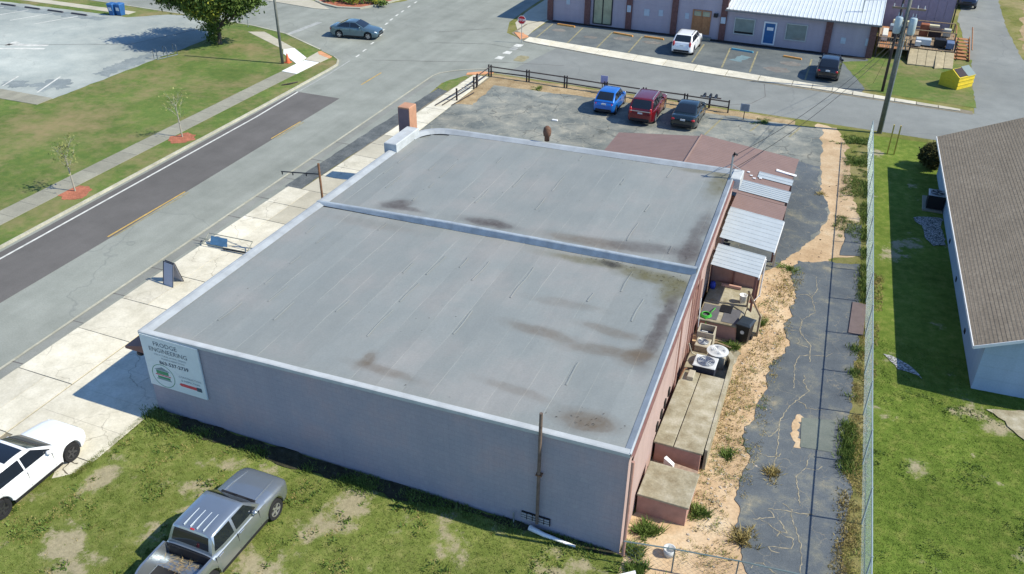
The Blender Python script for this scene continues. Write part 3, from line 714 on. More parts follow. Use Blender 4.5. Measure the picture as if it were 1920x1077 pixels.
# deck under the membrane
mb = MB(); mb.prism([(0.1, 0.1), (18.5, 0.1), (17.65, 22.5), (2, 22.4), (0.75, 21.9), (0.2, 20.6)], [3.0] * 6, [ztop(0, 0) - .17, ztop(18.4, 0) - .18, ztop(18, 22) - .18, ztop(2, 22) - .17, ztop(1, 21) - .17, ztop(0, 20) - .17])
mb.build('roof_deck', ROOF, shop)
def zroof(x, y):
    return ztop(x, y) - 0.10 + 0.03 * mnoise.noise((x * .25, y * .25, 1)) + 0.012 * mnoise.noise((x * 1.1, y * .5, 4))
for (ya, yb, off) in ((0.2, 11.55, 0.0), (11.95, 22.42, 0.4)):
    x = 0.12
    while x < 18.3:
        w = 0.96
        x2 = min(x + w + 0.05, 18.5)
        ye = yb
        if yb > 20 and x < 2.2:
            ye = lerp(20.9, 22.3, min(1, x / 2.0))
        P = []
        n = 22
        for i in range(n + 1):
            y = lerp(ya, ye, i / n)
            xm = XR(y) - 0.12
            jit = 0.05 * mnoise.noise((x, y * .45, 2)) + 0.02 * mnoise.noise((x, y * 2.2, 5))
            P.append([(min(lerp(x, x2, q), xm) + jit, y, zroof(lerp(x, x2, q), y) + lerp(0.0, 0.008 * min(1, max(0, .35 + 1.6 * mnoise.noise((x * 3.1, y * .28, 8)))), q)) for q in (0, 0.33, 0.66, 1)])
        mb = MB(); mb.grid(P)
        # turned down edge of the lap
        mb.grid([[P[i][3] for i in range(n + 1)], [(P[i][3][0] + .01, P[i][3][1], P[i][3][2] - 0.009) for i in range(n + 1)]])
        mb.build('roof_strip', ROOF, shop, fix=False)
        x += w
# cross laps and small patches on the membrane
for i in range(46):
    x = 0.3 + 0.96 * random.randrange(0, 18); y = random.choice([random.uniform(1, 11), random.uniform(12.6, 21.5)])
    l = random.uniform(0.5, 2.2)
    mb = MB(); P = []
    for k in range(7):
        yy = y + l * k / 6
        P.append([(x + dx + 0.02 * math.sin(yy * 3), yy, zroof(x + dx, yy) + 0.022 - 0.008 * abs(q)) for q, dx in ((-1, -0.03 - random.random() * .02), (0, 0), (1, 0.035))])
    mb.grid(P); mb.build('seam_patch', ROOF, shop, fix=False)
# parapets: near, front (wide sloped flashing), right, far, divider
def strip3(rows, name, mat, smooth=False):
    mb = MB(); mb.grid(rows); return mb.build(name, mat, shop, smooth=smooth, fix=False)
xs = [18.6 * i / 16 for i in range(17)]
wv = lambda a: 0.012 * mnoise.noise((a * .8, 3.1, 0))
strip3([[(x, -0.02, ztop(x, 0) - .14) for x in xs], [(x, -0.025, ztop(x, 0) - 0.01 + wv(x)) for x in xs], [(x, 0.02, ztop(x, 0) + .012 + wv(x)) for x in xs], [(x, .20, ztop(x, 0) + .006 + wv(x)) for x in xs], [(x, .30, zroof(x, .3) + .01) for x in xs]], 'parapet_flashing', FLASH2)
ysn = [20.6 * i / 18 for i in range(19)]
xf = lambda y: lerp(0.0, 0.12, y / 20.6)
strip3([[(xf(y) - .02, y, ztop(0, y) - .16) for y in ysn], [(xf(y) - .025, y, ztop(0, y) + .0) for y in ysn], [(xf(y) + .04, y, ztop(0, y) + .02) for y in ysn], [(xf(y) + .16, y, ztop(0, y) + .01) for y in ysn], [(xf(y) + .42 + wv(y * 2), y, zroof(.42, y) + .02) for y in ysn]][::-1], 'parapet_flashing', FLASH)
far = CORN + seg((2.0, 22.45), (17.75, 22.62), 14)[1:]
inn = arc(2.0, 20.6, 1.40, 180, 90, 8) + seg((2.0, 22.05), (17.6, 22.25), 14)[1:]
strip3([[(p[0], p[1], ztop(*p) - .2) for p in far], [(p[0], p[1], ztop(*p) + .07) for p in far], [(lerp(p[0], q[0], .45), lerp(p[1], q[1], .45), ztop(*p) + .07) for p, q in zip(far, inn)], [(q[0], q[1], zroof(*q) + .012) for q in inn]][::-1], 'parapet_flashing', FLASH)
yr = [22.6 * i / 18 for i in range(19)]
strip3([[(XR(y) + .03, y, ztop(18.5, y) - .16) for y in yr], [(XR(y) + .03, y, ztop(18.5, y) + .0) for y in yr], [(XR(y) - .02, y, ztop(18.5, y) + .02) for y in yr], [(XR(y) - .22, y, zroof(18.1, y) + .025 + wv(y)) for y in yr]], 'parapet_flashing', FLASH)
strip3([[(XR(y) + .045, y, ztop(18.5, y) - .24) for y in yr], [(XR(y) + .10, y, ztop(18.5, y) - .22) for y in yr], [(XR(y) + .10, y, ztop(18.5, y) - .06) for y in yr], [(XR(y) + .035, y, ztop(18.5, y) - .05) for y in yr]], 'gutter_trim', BROWN)
xd = [0.05 + 18.05 * i / 16 for i in range(17)]
dh = lambda x: lerp(.04, .20, min(1, x / 7))
yd = lambda x: lerp(11.82, 11.62, x / 18)
DIV = plain('divider_flashing', (0.34, 0.385, 0.42), 0.55, var=0.3, scale=2)
strip3([[(x, yd(x) - .20 + wv(x), zroof(x, 11.5) + .012) for x in xd], [(x, yd(x) - .13, ztop(x, 11.7) + dh(x) - .03 + wv(x)) for x in xd], [(x, yd(x) - .10, ztop(x, 11.7) + dh(x)) for x in xd], [(x, yd(x) + .03, ztop(x, 11.7) + dh(x)) for x in xd], [(x, yd(x) + .05, ztop(x, 11.7) + dh(x) - .03) for x in xd], [(x, yd(x) + .16, zroof(x, 12) + .012) for x in xd]], 'divider_wall', DIV)
# raised white block on the front parapet
MB().bbox(-0.2, 0.55, 18.6, 21.2, 3.5, 4.08, 0.04).build('parapet_block', FLASH2, shop)
# front awning
MB().prism([(-0.95, 0.06), (-0.03, 0.06), (-0.03, 20.5), (-0.95, 20.5)], 2.62, [2.72, 2.95, 2.95, 2.72]).build('front_awning', BROWN, shop)
mb = MB(); mb.ell((-0.45, 0.25, 2.42), 0.16, 0.12, 0.12); mb.tube((-0.45, 0.25, 2.5), (-0.45, 0.25, 2.64), 0.02); mb.build('awning_lamp', BLACK, shop)
# downpipe at the near corner and pipe with vent on the lawn wall
mb = MB(); mb.path([(18.72, -0.07, 4.1), (18.72, -0.07, 0.1)], 0.055, 8); mb.build('downpipe', PINKD, shop)
mb = MB(); mb.path([(15.78, -0.10, 0.35), (15.8, -0.10, 5.02)], 0.055, 10); mb.build('stack_pipe', plain('dull_brown_pipe', (0.17, 0.125, 0.10), 0.75, var=0.4, scale=5), shop)
for z in (2.5,):
    MB().box(15.70, 15.90, -0.17, -0.005, z, z + 0.05).build('pipe_bracket', RUST, shop)
MB().box(15.2, 16.2, -0.02, 0.02, 0.30, 0.62).build('vent_opening', DARK, shop)
for i in range(5):
    for j in range(3):
        MB().bbox(15.21 + i * .2, 15.38 + i * .2, -0.05, -0.01, 0.32 + j * .1, 0.375 + j * .1, 0.01).build('vent_block', plain('grey_block', (0.35, 0.33, 0.32), 0.9), shop)
MB().tube((14.95, -0.08, 0.0), (14.95, -0.08, 0.55), 0.03).build('stub_pipe', STEEL, shop)
mb = MB(); mb.path([(15.55, -0.18, 0.16), (16.1, -0.26, 0.12), (17.2, -0.3, 0.08)], [0.10, 0.075, 0.04], 8); tag(mb.build('drain_pipe', WHITE, smooth=True), 'white plastic drain pipe lying at the foot of the shaded wall', 'pipe')
sheet('wall_shade_strip', [(0.15, -0.03), (18.4, -0.03), (18.2, -0.22), (13, -0.30), (11.2, -.62), (6, -.74), (1.2, -.70), (0.2, -.4)], 0.062, surf('shade_leaf_soil', [(0.3, (0.018, 0.018, 0.012)), (0.6, (0.05, 0.048, 0.03)), (0.75, (0.10, 0.10, 0.08))], 3.5, fine=.3, fscale=16, bump=.8), amp=0.14, step=0.12, seed=11)  # wall's shade painted as a near-black strip with leaf soil mottling
# square holes low in the rear wall
for y in (5.1, 5.85, 6.5, 7.25):
    xx = XR(y)
    MB().box(xx - 0.05, xx + 0.02, y - .12, y + .12, 1.1, 1.42).build('wall_opening', DARK, shop)
for y in (8.2, 10.6, 11.3, 12.2):
    xx = XR(y); mb = MB(); mb.path([(xx + .06, y, 4.0), (xx + .06, y, 0.3)], 0.035, 6); mb.build('wall_conduit', PINKD, shop)
mb = MB(); mb.box(XR(12) + .0, XR(12) + .04, 11.9, 13.1, 0.9, 3.0); mb.build('rear_door', BROWN, shop)
# wooden rim along the rear roof line
# brown vent standing behind the far parapet
tag(MB().lathe([(0.14, 3.9), (0.14, 4.15), (0.2, 4.2), (0.23, 4.42), (0.2, 4.62), (0.08, 4.74)], 12, (7.55, 22.72, 0)).build('roof_vent', plain('weathered_brown', (0.16, 0.085, 0.055), 0.85, var=0.5, scale=9), smooth=True), 'dark brown rounded vent rising behind the far roof edge', 'vent')

# ---- painted sign board on the wall
sign = thing('wall_sign', 'white painted company sign board high on the shaded wall corner', 'sign', (0.06, -0.02, 1.34))
SW, SH = 2.62, 2.3
SIGNM = plain('sign_white', (0.62, 0.68, 0.68), 0.5, var=0.06)
MB().box(0, SW, -0.035, 0.03, 0, SH).build('board', SIGNM, sign)
INK = plain('sign_ink', (0.07, 0.10, 0.13), 0.6); INKL = plain('sign_grey_ink', (0.20, 0.25, 0.28), 0.6); SGRN = plain('sign_green', (0.06, 0.26, 0.13), 0.6); SRED = plain('sign_red', (0.60, 0.08, 0.09), 0.6)
def text(body, size, loc, mat, parent, rot=(R(90), 0, 0), name='lettering', sx=1.0, bold=0.0, align='CENTER'):
    cu = bpy.data.curves.new(name, 'FONT'); cu.body = body; cu.size = size; cu.align_x = align; cu.resolution_u = 2; cu.offset = bold
    o = bpy.data.objects.new('tmp', cu); COL.objects.link(o)
    me = bpy.data.meshes.new_from_object(o); bpy.data.objects.remove(o)
    me.materials.clear(); me.materials.append(mat)
    q = link(name, me, parent, loc); q.rotation_euler = rot; q.scale = (sx, 1, 1)
    return q
text('FRODGE', 0.27, (1.12, -0.04, 1.93), INK, sign, sx=1.05)
text('ENGINEERING', 0.27, (1.20, -0.04, 1.66), INK, sign, sx=1.02)
text('STRUCTURAL & CIVIL DESIGN', 0.105, (1.25, -0.04, 1.50), INKL, sign, sx=1.05)
text('PLANS & INSPECTIONS', 0.105, (1.35, -0.04, 1.36), INKL, sign)
text('863-537-2739', 0.22, (1.35, -0.04, 1.12), INK, sign, sx=1.08, bold=0.006)
text('CONSTRUCTION', 0.13, (1.98, -0.04, 0.72), INKL, sign); text('& INSPECTION', 0.13, (1.98, -0.04, 0.56), INKL, sign)
MB().add([(1.42, -0.04, .39), (1.5, -0.04, .32), (2.42, -0.04, .32), (2.42, -0.04, .46), (1.5, -0.04, .46)], [(0, 1, 2, 3, 4)]).build('red_arrow', SRED, sign)
MB().box(2.22, 2.45, -0.044, -0.0405, .30, .48).build('dark_tab', INK, sign)
def ring(cx, cz, r0, r1, y, n=40):
    a = [(cx + r0 * math.cos(2 * math.pi * k / n), y, cz + r0 * math.sin(2 * math.pi * k / n)) for k in range(n + 1)]
    b = [(cx + r1 * math.cos(2 * math.pi * k / n), y, cz + r1 * math.sin(2 * math.pi * k / n)) for k in range(n + 1)]
    return MB().grid([a, b])
ring(0.72, 0.56, 0.50, 0.525, -0.04).build('emblem_ring', SGRN, sign)
for z0, z1, x0, x1, mt in ((.62, .78, .42, .98, SGRN), (.56, .60, .36, 1.06, SRED), (.42, .52, .44, 1.02, SGRN), (.36, .40, .38, 1.06, INKL)):
    MB().box(x0, x1, -0.042, -0.038, z0, z1).build('emblem_bar', mt, sign)
MB().add([(.34, -.041, .80), (1.08, -.041, .80), (.71, -.041, .96)], [(0, 1, 2)]).build('emblem_gable', INKL, sign)

# ------------------------------------------------------------------ brown open shed roof behind
shed = thing('metal_roof_shed', 'brown metal roofed lean-to with gable behind the flat roof', 'shed', (14.5, 26, 0))
SHEDM = plain('brown_metal_roof', (0.225, 0.15, 0.128), 0.6, var=0.10, scale=1.2)
SILV = plain('silver_metal_roof', (0.44, 0.48, 0.49), 0.45, 0.2, var=0.10, scale=1.5)
def local(mb, o):
    mb.v = [(p[0] - o.location.x, p[1] - o.location.y, p[2] - o.location.z) for p in mb.v]; return mb
def ribbed(c00, c10, c11, c01, n, rib=0.03, along='u', th=0.02):
    """ribbed sheet on the bilinear patch c00-c10 (u) / c01-c11; ribs run along v"""
    c = [Vector(p) for p in (c00, c10, c11, c01)]
    f = lambda u, v: (c[0] * (1 - u) + c[1] * u) * (1 - v) + (c[3] * (1 - u) + c[2] * u) * v
    us = []
    for i in range(n):
        for q, h in ((0, 0), (0.78, 0), (0.82, rib), (0.94, rib), (0.98, 0)):
            us.append(((i + q) / n, h))
    us.append((1.0, 0))
    mb = MB()
    mb.grid([[f(u, v) + Vector((0, 0, h)) for u, h in us] for v in (0, 1)])
    mb.grid([[f(u, v) + Vector((0, 0, -th)) for u in (0, 1)] for v in (0, 1)])
    return mb
RID = 14.7
def shed_panels(xa, xb, za, zb, ya, yb, n):
    for i in range(n):
        y0, y1 = lerp(ya, yb, i / n), lerp(ya, yb, (i + 1) / n)
        local(ribbed((xa, y0, za), (xa, y1, za), (xb, y1, zb), (xb, y0, zb), 4, 0.007), shed).build('roof_panel', SHEDM, shed, fix=False)
shed_panels(9.9, RID, 2.52, 3.06, 22.75, 28.9, 7)
shed_panels(20.35, RID, 2.45, 3.06, 22.85, 29.2, 7)
shed_panels(20.5, 17.95, 2.44, 2.72, 20.6, 22.8, 3)
local(MB().tube((RID, 22.8, 3.07), (RID + .05, 29.1, 3.07), 0.06), shed).build('ridge_cap', SHEDM, shed)
for x, y in ((10.1, 28.6), (14.7, 28.9), (20.2, 28.9), (20.3, 25.5), (20.35, 21.2), (10.0, 25.6)):
    local(MB().box(x - .05, x + .05, y - .05, y + .05, 0, 2.44), shed).build('post', BROWN, shed)
local(MB().box(10.0, 20.25, 23.0, 23.1, 0, 2.4), shed).build('back_wall', PINKD, shed)
# silver patches on the brown roof
zp = lambda x: np.interp(x, [14.7, 20.35], [3.06, 2.45]) + 0.035
def patch(y0, y1, xa, xb, n, lab):
    mb = ribbed((xa, y0, zp(xa)), (xa, y1, zp(xa)), (xb, y1, zp(xb)), (xb, y0, zp(xb)), n, 0.025)
    return local(mb, shed).build('patch_panel', SILV, shed, fix=False)
patch(23.15, 24.5, 17.95, 20.5, 6, 0); patch(25.35, 26.1, 18.6, 20.42, 2, 0)
local(MB().prism([(19.4, 26.75), (20.5, 26.6), (20.5, 26.85), (19.9, 26.9), (19.4, 27.0)], 2.5, [zp(19.4) + .02, zp(20.5) + .02, zp(20.5) + .02, zp(19.9) + .02, zp(19.4) + .02]), shed).build('patch_panel', WHITE, shed)
for x, y in ((18.2, 25.25), (18.4, 25.0), (18.7, 25.2), (18.0, 25.6)):
    local(MB().prism(rough([(x, y), (x + .16, y - .03), (x + .14, y + .12), (x, y + .1)], .03, .1), zp(x) - .01, zp(x) + .012), shed).build('white_scrap', WHITE, shed)
# two silver canopies along the rear wall
for (lab, y0, y1, x1, zi, zo, n) in (('larger silver metal canopy at the rear wall next to the brown roof', 17.55, 20.95, 20.6, 2.78, 2.5, 4), ('smaller silver metal canopy over the loading porch at the rear wall', 15.15, 17.2, 20.28, 2.62, 2.42, 3)):
    cn = thing('metal_canopy', lab, 'canopy', (19.2, (y0 + y1) / 2, 0))
    for i in range(n):
        a, b = lerp(y0, y1, i / n), lerp(y0, y1, (i + 1) / n)
        xi = XR(a) + 0.12
        local(ribbed((xi, a, zi), (xi, b, zi), (x1, b, zo), (x1, a, zo), 2, 0.02), cn).build('canopy_panel', SILV, cn, fix=False)
    for y in ((y0 + 0.15, y1 - 0.15) if n == 3 else (y1 - .2,)):
        local(MB().box(x1 - .16, x1 - .06, y - .05, y + .05, 0, zo - .03), cn).build('post', BROWN if n == 3 else STEEL, cn)
    local(MB().box(x1 - .02, x1 + .03, y0, y1, zo - .12, zo - .025), cn).build('fascia', WHITE, cn)
    if n == 3:
        local(MB().path([(x1 + .04, y1 - .1, zo - .1), (x1 + .04, y1 - .1, .4), (x1 - .2, y1 - .5, .12)], 0.04), cn).build('downspout', WHITE, cn)
pb = thing('porch_screen', 'dull pink screen wall below the smaller silver canopy', 'wall', (19, 17.0, 0))
local(MB().box(18.0, 20.1, 16.95, 17.05, 0, 2.4), pb).build('panel', PINKD, pb)
for x in (18.0, 19.05, 20.1):
    local(MB().box(x - .04, x + .04, 16.88, 16.94, 0, 2.4), pb).build('batten', BROWN, pb)
# ------------------------------------------------------------------ rear docks
def dock(lab, x0, x1, y0, y1, z, slabs, walls=PINKD):
    d = thing('concrete_dock', lab, 'dock', ((x0 + x1) / 2, (y0 + y1) / 2, 0))
    local(MB().box(x0, x1, y0, y1, 0, z - 0.08), d).build('dock_wall', walls, d)
    for (a, b, c, e) in slabs:
        local(MB().bbox(a, b, c, e, z - 0.078, z, 0.015), d).build('top_slab', C_DOCK, d)
    return d
dock('low pink sided concrete dock nearest the lawn corner', 18.58, 20.24, 2.0, 3.65, 0.9, [(18.56, 20.3, 1.95, 3.68)])
dock('long pink sided concrete dock with a seam along its top', 18.48, 20.12, 4.72, 9.3, 0.92, [(18.42, 19.12, 4.68, 9.34), (19.15, 20.18, 4.68, 9.34)])
dock('low rear concrete pad under the air conditioners', 18.35, 20.0, 9.4, 11.4, 0.45, [(18.33, 20.05, 9.38, 11.4)])
tag(MB().prism([(20.22, 4.9), (20.32, 4.9), (20.2, 10.9), (19.95, 11.3), (19.9, 11.0), (20.08, 10.6)], 0, 0.95).build('retaining_rim', C_DOCK), 'thin concrete rim along the outer side of the long dock', 'wall')
tag(MB().prism([(19.3, 3.7), (20.2, 3.72), (20.15, 4.4), (19.2, 4.5)], 0, 0.35).build('debris_pile', plain('rubble', (0.35, 0.25, 0.19), 0.9, var=0.4, scale=8)), 'small heap of broken masonry between the two pink docks', 'debris')
tag(MB().prism([(18.95, 4.15), (19.3, 4.05), (19.33, 4.2), (19.0, 4.3)], 0.3, [0.75, 0.6, 0.6, 0.75]).build('broken_board', WHITE), 'white broken board lying between the two pink docks', 'board')
porch = dock('loading porch with dark mats under the smaller silver canopy', 18.15, 19.95, 13.45, 16.9, 0.8, [(18.13, 20.0, 13.4, 15.2), (18.13, 20.0, 15.23, 16.9)], PINKD)
MATM = plain('grey_rubber_mat', (0.11, 0.11, 0.12), 0.9, var=0.2)
for a, b in ((18.2, 18.95), (19.15, 19.85)):
    tag(MB().bbox(a, b, 13.55, 14.75, 0.801, 0.82, 0.006).build('rubber_mat', MATM), '%s grey rubber mat on the loading porch' % ('left' if a < 19 else 'right'), 'mat')
tag(MB().bbox(18.95, 19.45, 14.3, 14.9, 0.822, 0.86, 0.01).build('black_tray', BLACK), 'black tray lying between the mats on the porch', 'tray')
tag(MB().lathe([(0.13, 0.80), (0.17, 1.18), (0.185, 1.2), (0.165, 1.2), (0.14, 1.12)], 14, (19.75, 15.5, 0)).build('plastic_bucket', WHITE, smooth=True), 'white plastic bucket on the loading porch', 'bucket')
mb = MB()
for k in range(3):
    mb.path([(18.45 + (.24 - .03 * k) * math.cos(a), 13.75 + (.24 - .03 * k) * math.sin(a), 0.84 + .03 * k) for a in np.linspace(0, 6.28, 19)], 0.022, 5)
mb.path([(18.6, 13.8, .9), (18.75, 14.2, 1.0), (18.72, 14.5, .84)], .02, 5); mb.path([(18.5, 13.5, .85), (18.55, 13.35, .6), (18.6, 13.3, .1)], .02, 5)
tag(mb.build('garden_hose', plain('green_hose', (0.06, 0.42, 0.05), 0.5), smooth=True), 'coiled bright green garden hose on the loading porch', 'hose')
tag(MB().lathe([(.12, .81), (.15, 1.0), (.1, 1.15)], 10, (18.25, 16.2, 0)).build('blue_jug', plain('blue_plastic', (0.03, 0.06, 0.4), 0.4), smooth=True), 'blue plastic jug at the back of the loading porch', 'jug')
tag(MB().bbox(18.6, 19.5, 16.5, 16.62, 0.82, 0.95, 0.01).build('lumber_piece', plain('pink_lumber', (0.5, 0.3, 0.24), 0.8)), 'short pink lumber piece on the loading porch', 'lumber')
hr = thing('handrail', 'weathered wooden handrail of the small rear ramp beside the trash cart', 'handrail', (20.2, 14.5, 0))
local(MB().path([(19.95, 15.3, 1.55), (20.75, 14.2, 1.0)], 0.05, 4), hr).build('rail', WOODW, hr)
for x, y, z in ((20.0, 15.2, 1.5), (20.7, 14.25, 1.0)):
    local(MB().box(x - .04, x + .04, y - .04, y + .04, 0, z), hr).build('post', WOODW, hr)
ramp = tag(MB().prism([(20.02, 14.2), (20.75, 14.2), (20.7, 15.6), (20.02, 15.6)], 0, [0.25, 0.12, 0.3, 0.8]).build('ramp_slab', C_DOCK), 'small concrete ramp at the side of the loading porch', 'ramp')
tag(MB().prism(rough([(19.0, 11.6), (20.1, 11.6), (20.3, 12.6), (19.9, 13.0), (19.1, 12.9)], .1, .2), 0, 0.05).build('concrete_pad', C_DOCK), 'worn concrete pad on the ground behind the air conditioners', 'pad')

def ac_unit(lab, x, y, z, w, d, h, body, topm, fan, rotz=0, square=True):
    a = thing('air_conditioner', lab, 'air conditioner', (x, y, z), rotz)
    MB().bbox(-w / 2, w / 2, -d / 2, d / 2, 0.02, h - .04, 0.03).build('casing', body, a)
    for i in range(9):
        MB().box(-w / 2 - .008, w / 2 + .008, -d / 2 - .008, d / 2 + .008, 0.08 + i * (h - .2) / 9, 0.10 + i * (h - .2) / 9).build('louvre', body, a)
    if square:
        MB().bbox(-w / 2 - .03, w / 2 + .03, -d / 2 - .03, d / 2 + .03, h - .04, h, 0.03).build('lid', topm, a)
    else:
        MB().lathe([(w * .6, h - .05), (w * .62, h), (w * .45, h + .02)], 20).build('lid', topm, a)
    MB().lathe([(w * .42, h + .002), (w * .42, h + .008)], 24).build('fan_well', fan, a)
    for k in range(4):
        c, s = math.cos(k * 1.5708 + .4), math.sin(k * 1.5708 + .4)
        MB().add([(0.03 * c, 0.03 * s, h + .012), (w * .38 * c - .1 * s, w * .38 * s + .1 * c, h + .016), (w * .38 * c + .08 * s, w * .38 * s - .08 * c, h + .03)], [(0, 1, 2)]).build('fan_blade', STEEL, a, fix=False)
    for r in (0.15, 0.25, 0.35, 0.42):
        ringm = MB(); ringm.path([(w * r * math.cos(q), w * r * math.sin(q), h + .045) for q in np.linspace(0, 6.283, 21)], 0.006, 4); ringm.build('grille_ring', STEEL, a)
    return a
ACB = plain('dark_blue_grille', (0.03, 0.035, 0.05), 0.6, var=0.2); ACW = plain('ac_white', (0.55, 0.57, 0.57), 0.5, var=0.15); ACG = plain('ac_beige', (0.42, 0.38, 0.29), 0.6, var=0.2); FANB = plain('fan_dark', (0.06, 0.08, 0.13), 0.5)
ac_unit('nearest air conditioner with white lid and blue fan on the rear pad', 19.2, 9.85, 0.46, 0.85, 0.75, 0.72, ACB, ACW, FANB)
ac_unit('round topped rusty air conditioner behind the white lidded one', 19.5, 10.85, 0.46, 0.72, 0.7, 0.66, ACG, ACW, RUST, square=False)
ac_unit('small air conditioner by the wall behind the rusty one', 18.75, 11.75, 0.05, 0.55, 0.6, 0.72, ACG, ACG, FANB)
ob = thing('open_tank', 'open topped grey box standing against the rear wall', 'box', (18.75, 12.45, 0))
for a in ((-.35, .35, -.35, -.31), (-.35, .35, .31, .35), (-.35, -.31, -.31, .31), (.31, .35, -.31, .31)):
    MB().box(a[0], a[1], a[2], a[3], 0, 1.0).build('side', ACG, ob)
MB().box(-.31, .31, -.31, .31, .6, .7).build('bottom', FANB, ob); MB().box(-.2, .05, -.03, .03, .7, .85).build('valve', ACW, ob)
cart = thing('trash_cart', 'black wheeled trash cart standing beside the rear ramp', 'trash cart', (20.2, 13.65, 0), R(-12))
MB().loft([[(-.24, -.26, .08), (.24, -.26, .08), (.24, .26, .08), (-.24, .26, .08)], [(-.29, -.34, .95), (.29, -.34, .95), (.29, .34, .95), (-.29, .34, .95)]]).build('bin_body', BLACK, cart)
MB().loft([[(-.32, -.37, .95), (.32, -.37, .95), (.32, .40, .95), (-.32, .40, .95)], [(-.32, -.37, 1.0), (.32, -.37, 1.0), (.32, .40, 1.0), (-.32, .40, 1.0)], [(-.24, -.25, 1.06), (.24, -.25, 1.06), (.24, .3, 1.06), (-.24, .3, 1.06)]]).build('lid', plain('cart_lid', (0.03, 0.04, 0.05), 0.4), cart)
for sx in (-1, 1):
    MB().lathe([(.12, -.03), (.13, 0), (.12, .03)], 14, (sx * .27, .3, .13), 'x').build('wheel', BLACK, cart)
MB().lathe([(.09, 0), (.09, .01)], 16, (0, -.33, .62), 'y').build('badge', ACW, cart)
tag(MB().lathe([(.16, 0.0), (.2, .32), (.17, .32), (.15, .1)], 14, (20.05, 0.6, 0)).build('metal_pail', ACW, smooth=True), 'small metal pail in the weeds behind the pipe fence', 'pail')
# service mast and wires
mast = thing('service_mast', 'electric service mast at the far rear corner of the flat roof', 'mast', (17.62, 21.7, 0))
MB().tube((0, 0, 3.0), (0, 0, 5.15), 0.05).build('mast_pipe', STEEL, mast)
MB().path([(0, 0, 5.1), (0.05, .05, 5.25), (0.18, .12, 5.16)], [.07, .08, .05]).build('weather_head', BLACK, mast)
for a in ((0.5, .9), (-1.2, -.4)):
    MB().tube((0, 0, 4.7), (a[0], a[1], 4.02), 0.015, n=5).build('mast_brace', STEEL, mast)
MB().bbox(.05, .55, -.3, .9, 3.55, 4.1, .03).build('mast_box', FLASH2, mast)
# ------------------------------------------------------------------ vehicles
def paint(name, col, metal=0.3, rough=0.3, coat=0.8):
    t = NT(name)
    c = t.mix(1.0, col, t.ramp(t.noise(1.5, 3, 0.5), [(0.3, 0.94), (0.7, 1.04)]), 'MULTIPLY')
    t.fin(c, rough, metal, 0.5)
    t.b.inputs['Coat Weight'].default_value = coat; t.b.inputs['Coat Roughness'].default_value = 0.05
    return t.m
GLASS = plain('dark_car_glass', (0.012, 0.016, 0.022), 0.06, var=0.1, spec=0.8)
TYRE = plain('tyre_rubber', (0.02, 0.02, 0.022), 0.85)
RIM = plain('alloy_rim', (0.50, 0.50, 0.51), 0.35, 0.7, var=0.1)
RIMD = plain('dark_alloy_rim', (0.10, 0.10, 0.11), 0.35, 0.7, var=0.1)
LAMP = plain('headlamp_glass', (0.72, 0.76, 0.78), 0.12, spec=0.7, var=0.05)
TAIL = plain('tail_lamp_red', (0.42, 0.02, 0.025), 0.2, spec=0.6, var=0.1)
PLATE = plain('number_plate', (0.62, 0.64, 0.64), 0.5, var=0.1)
TRIM = plain('car_black_trim', (0.02, 0.02, 0.022), 0.55)
CHROME = plain('car_bright_trim', (0.6, 0.6, 0.6), 0.2, 0.9, var=0.05)

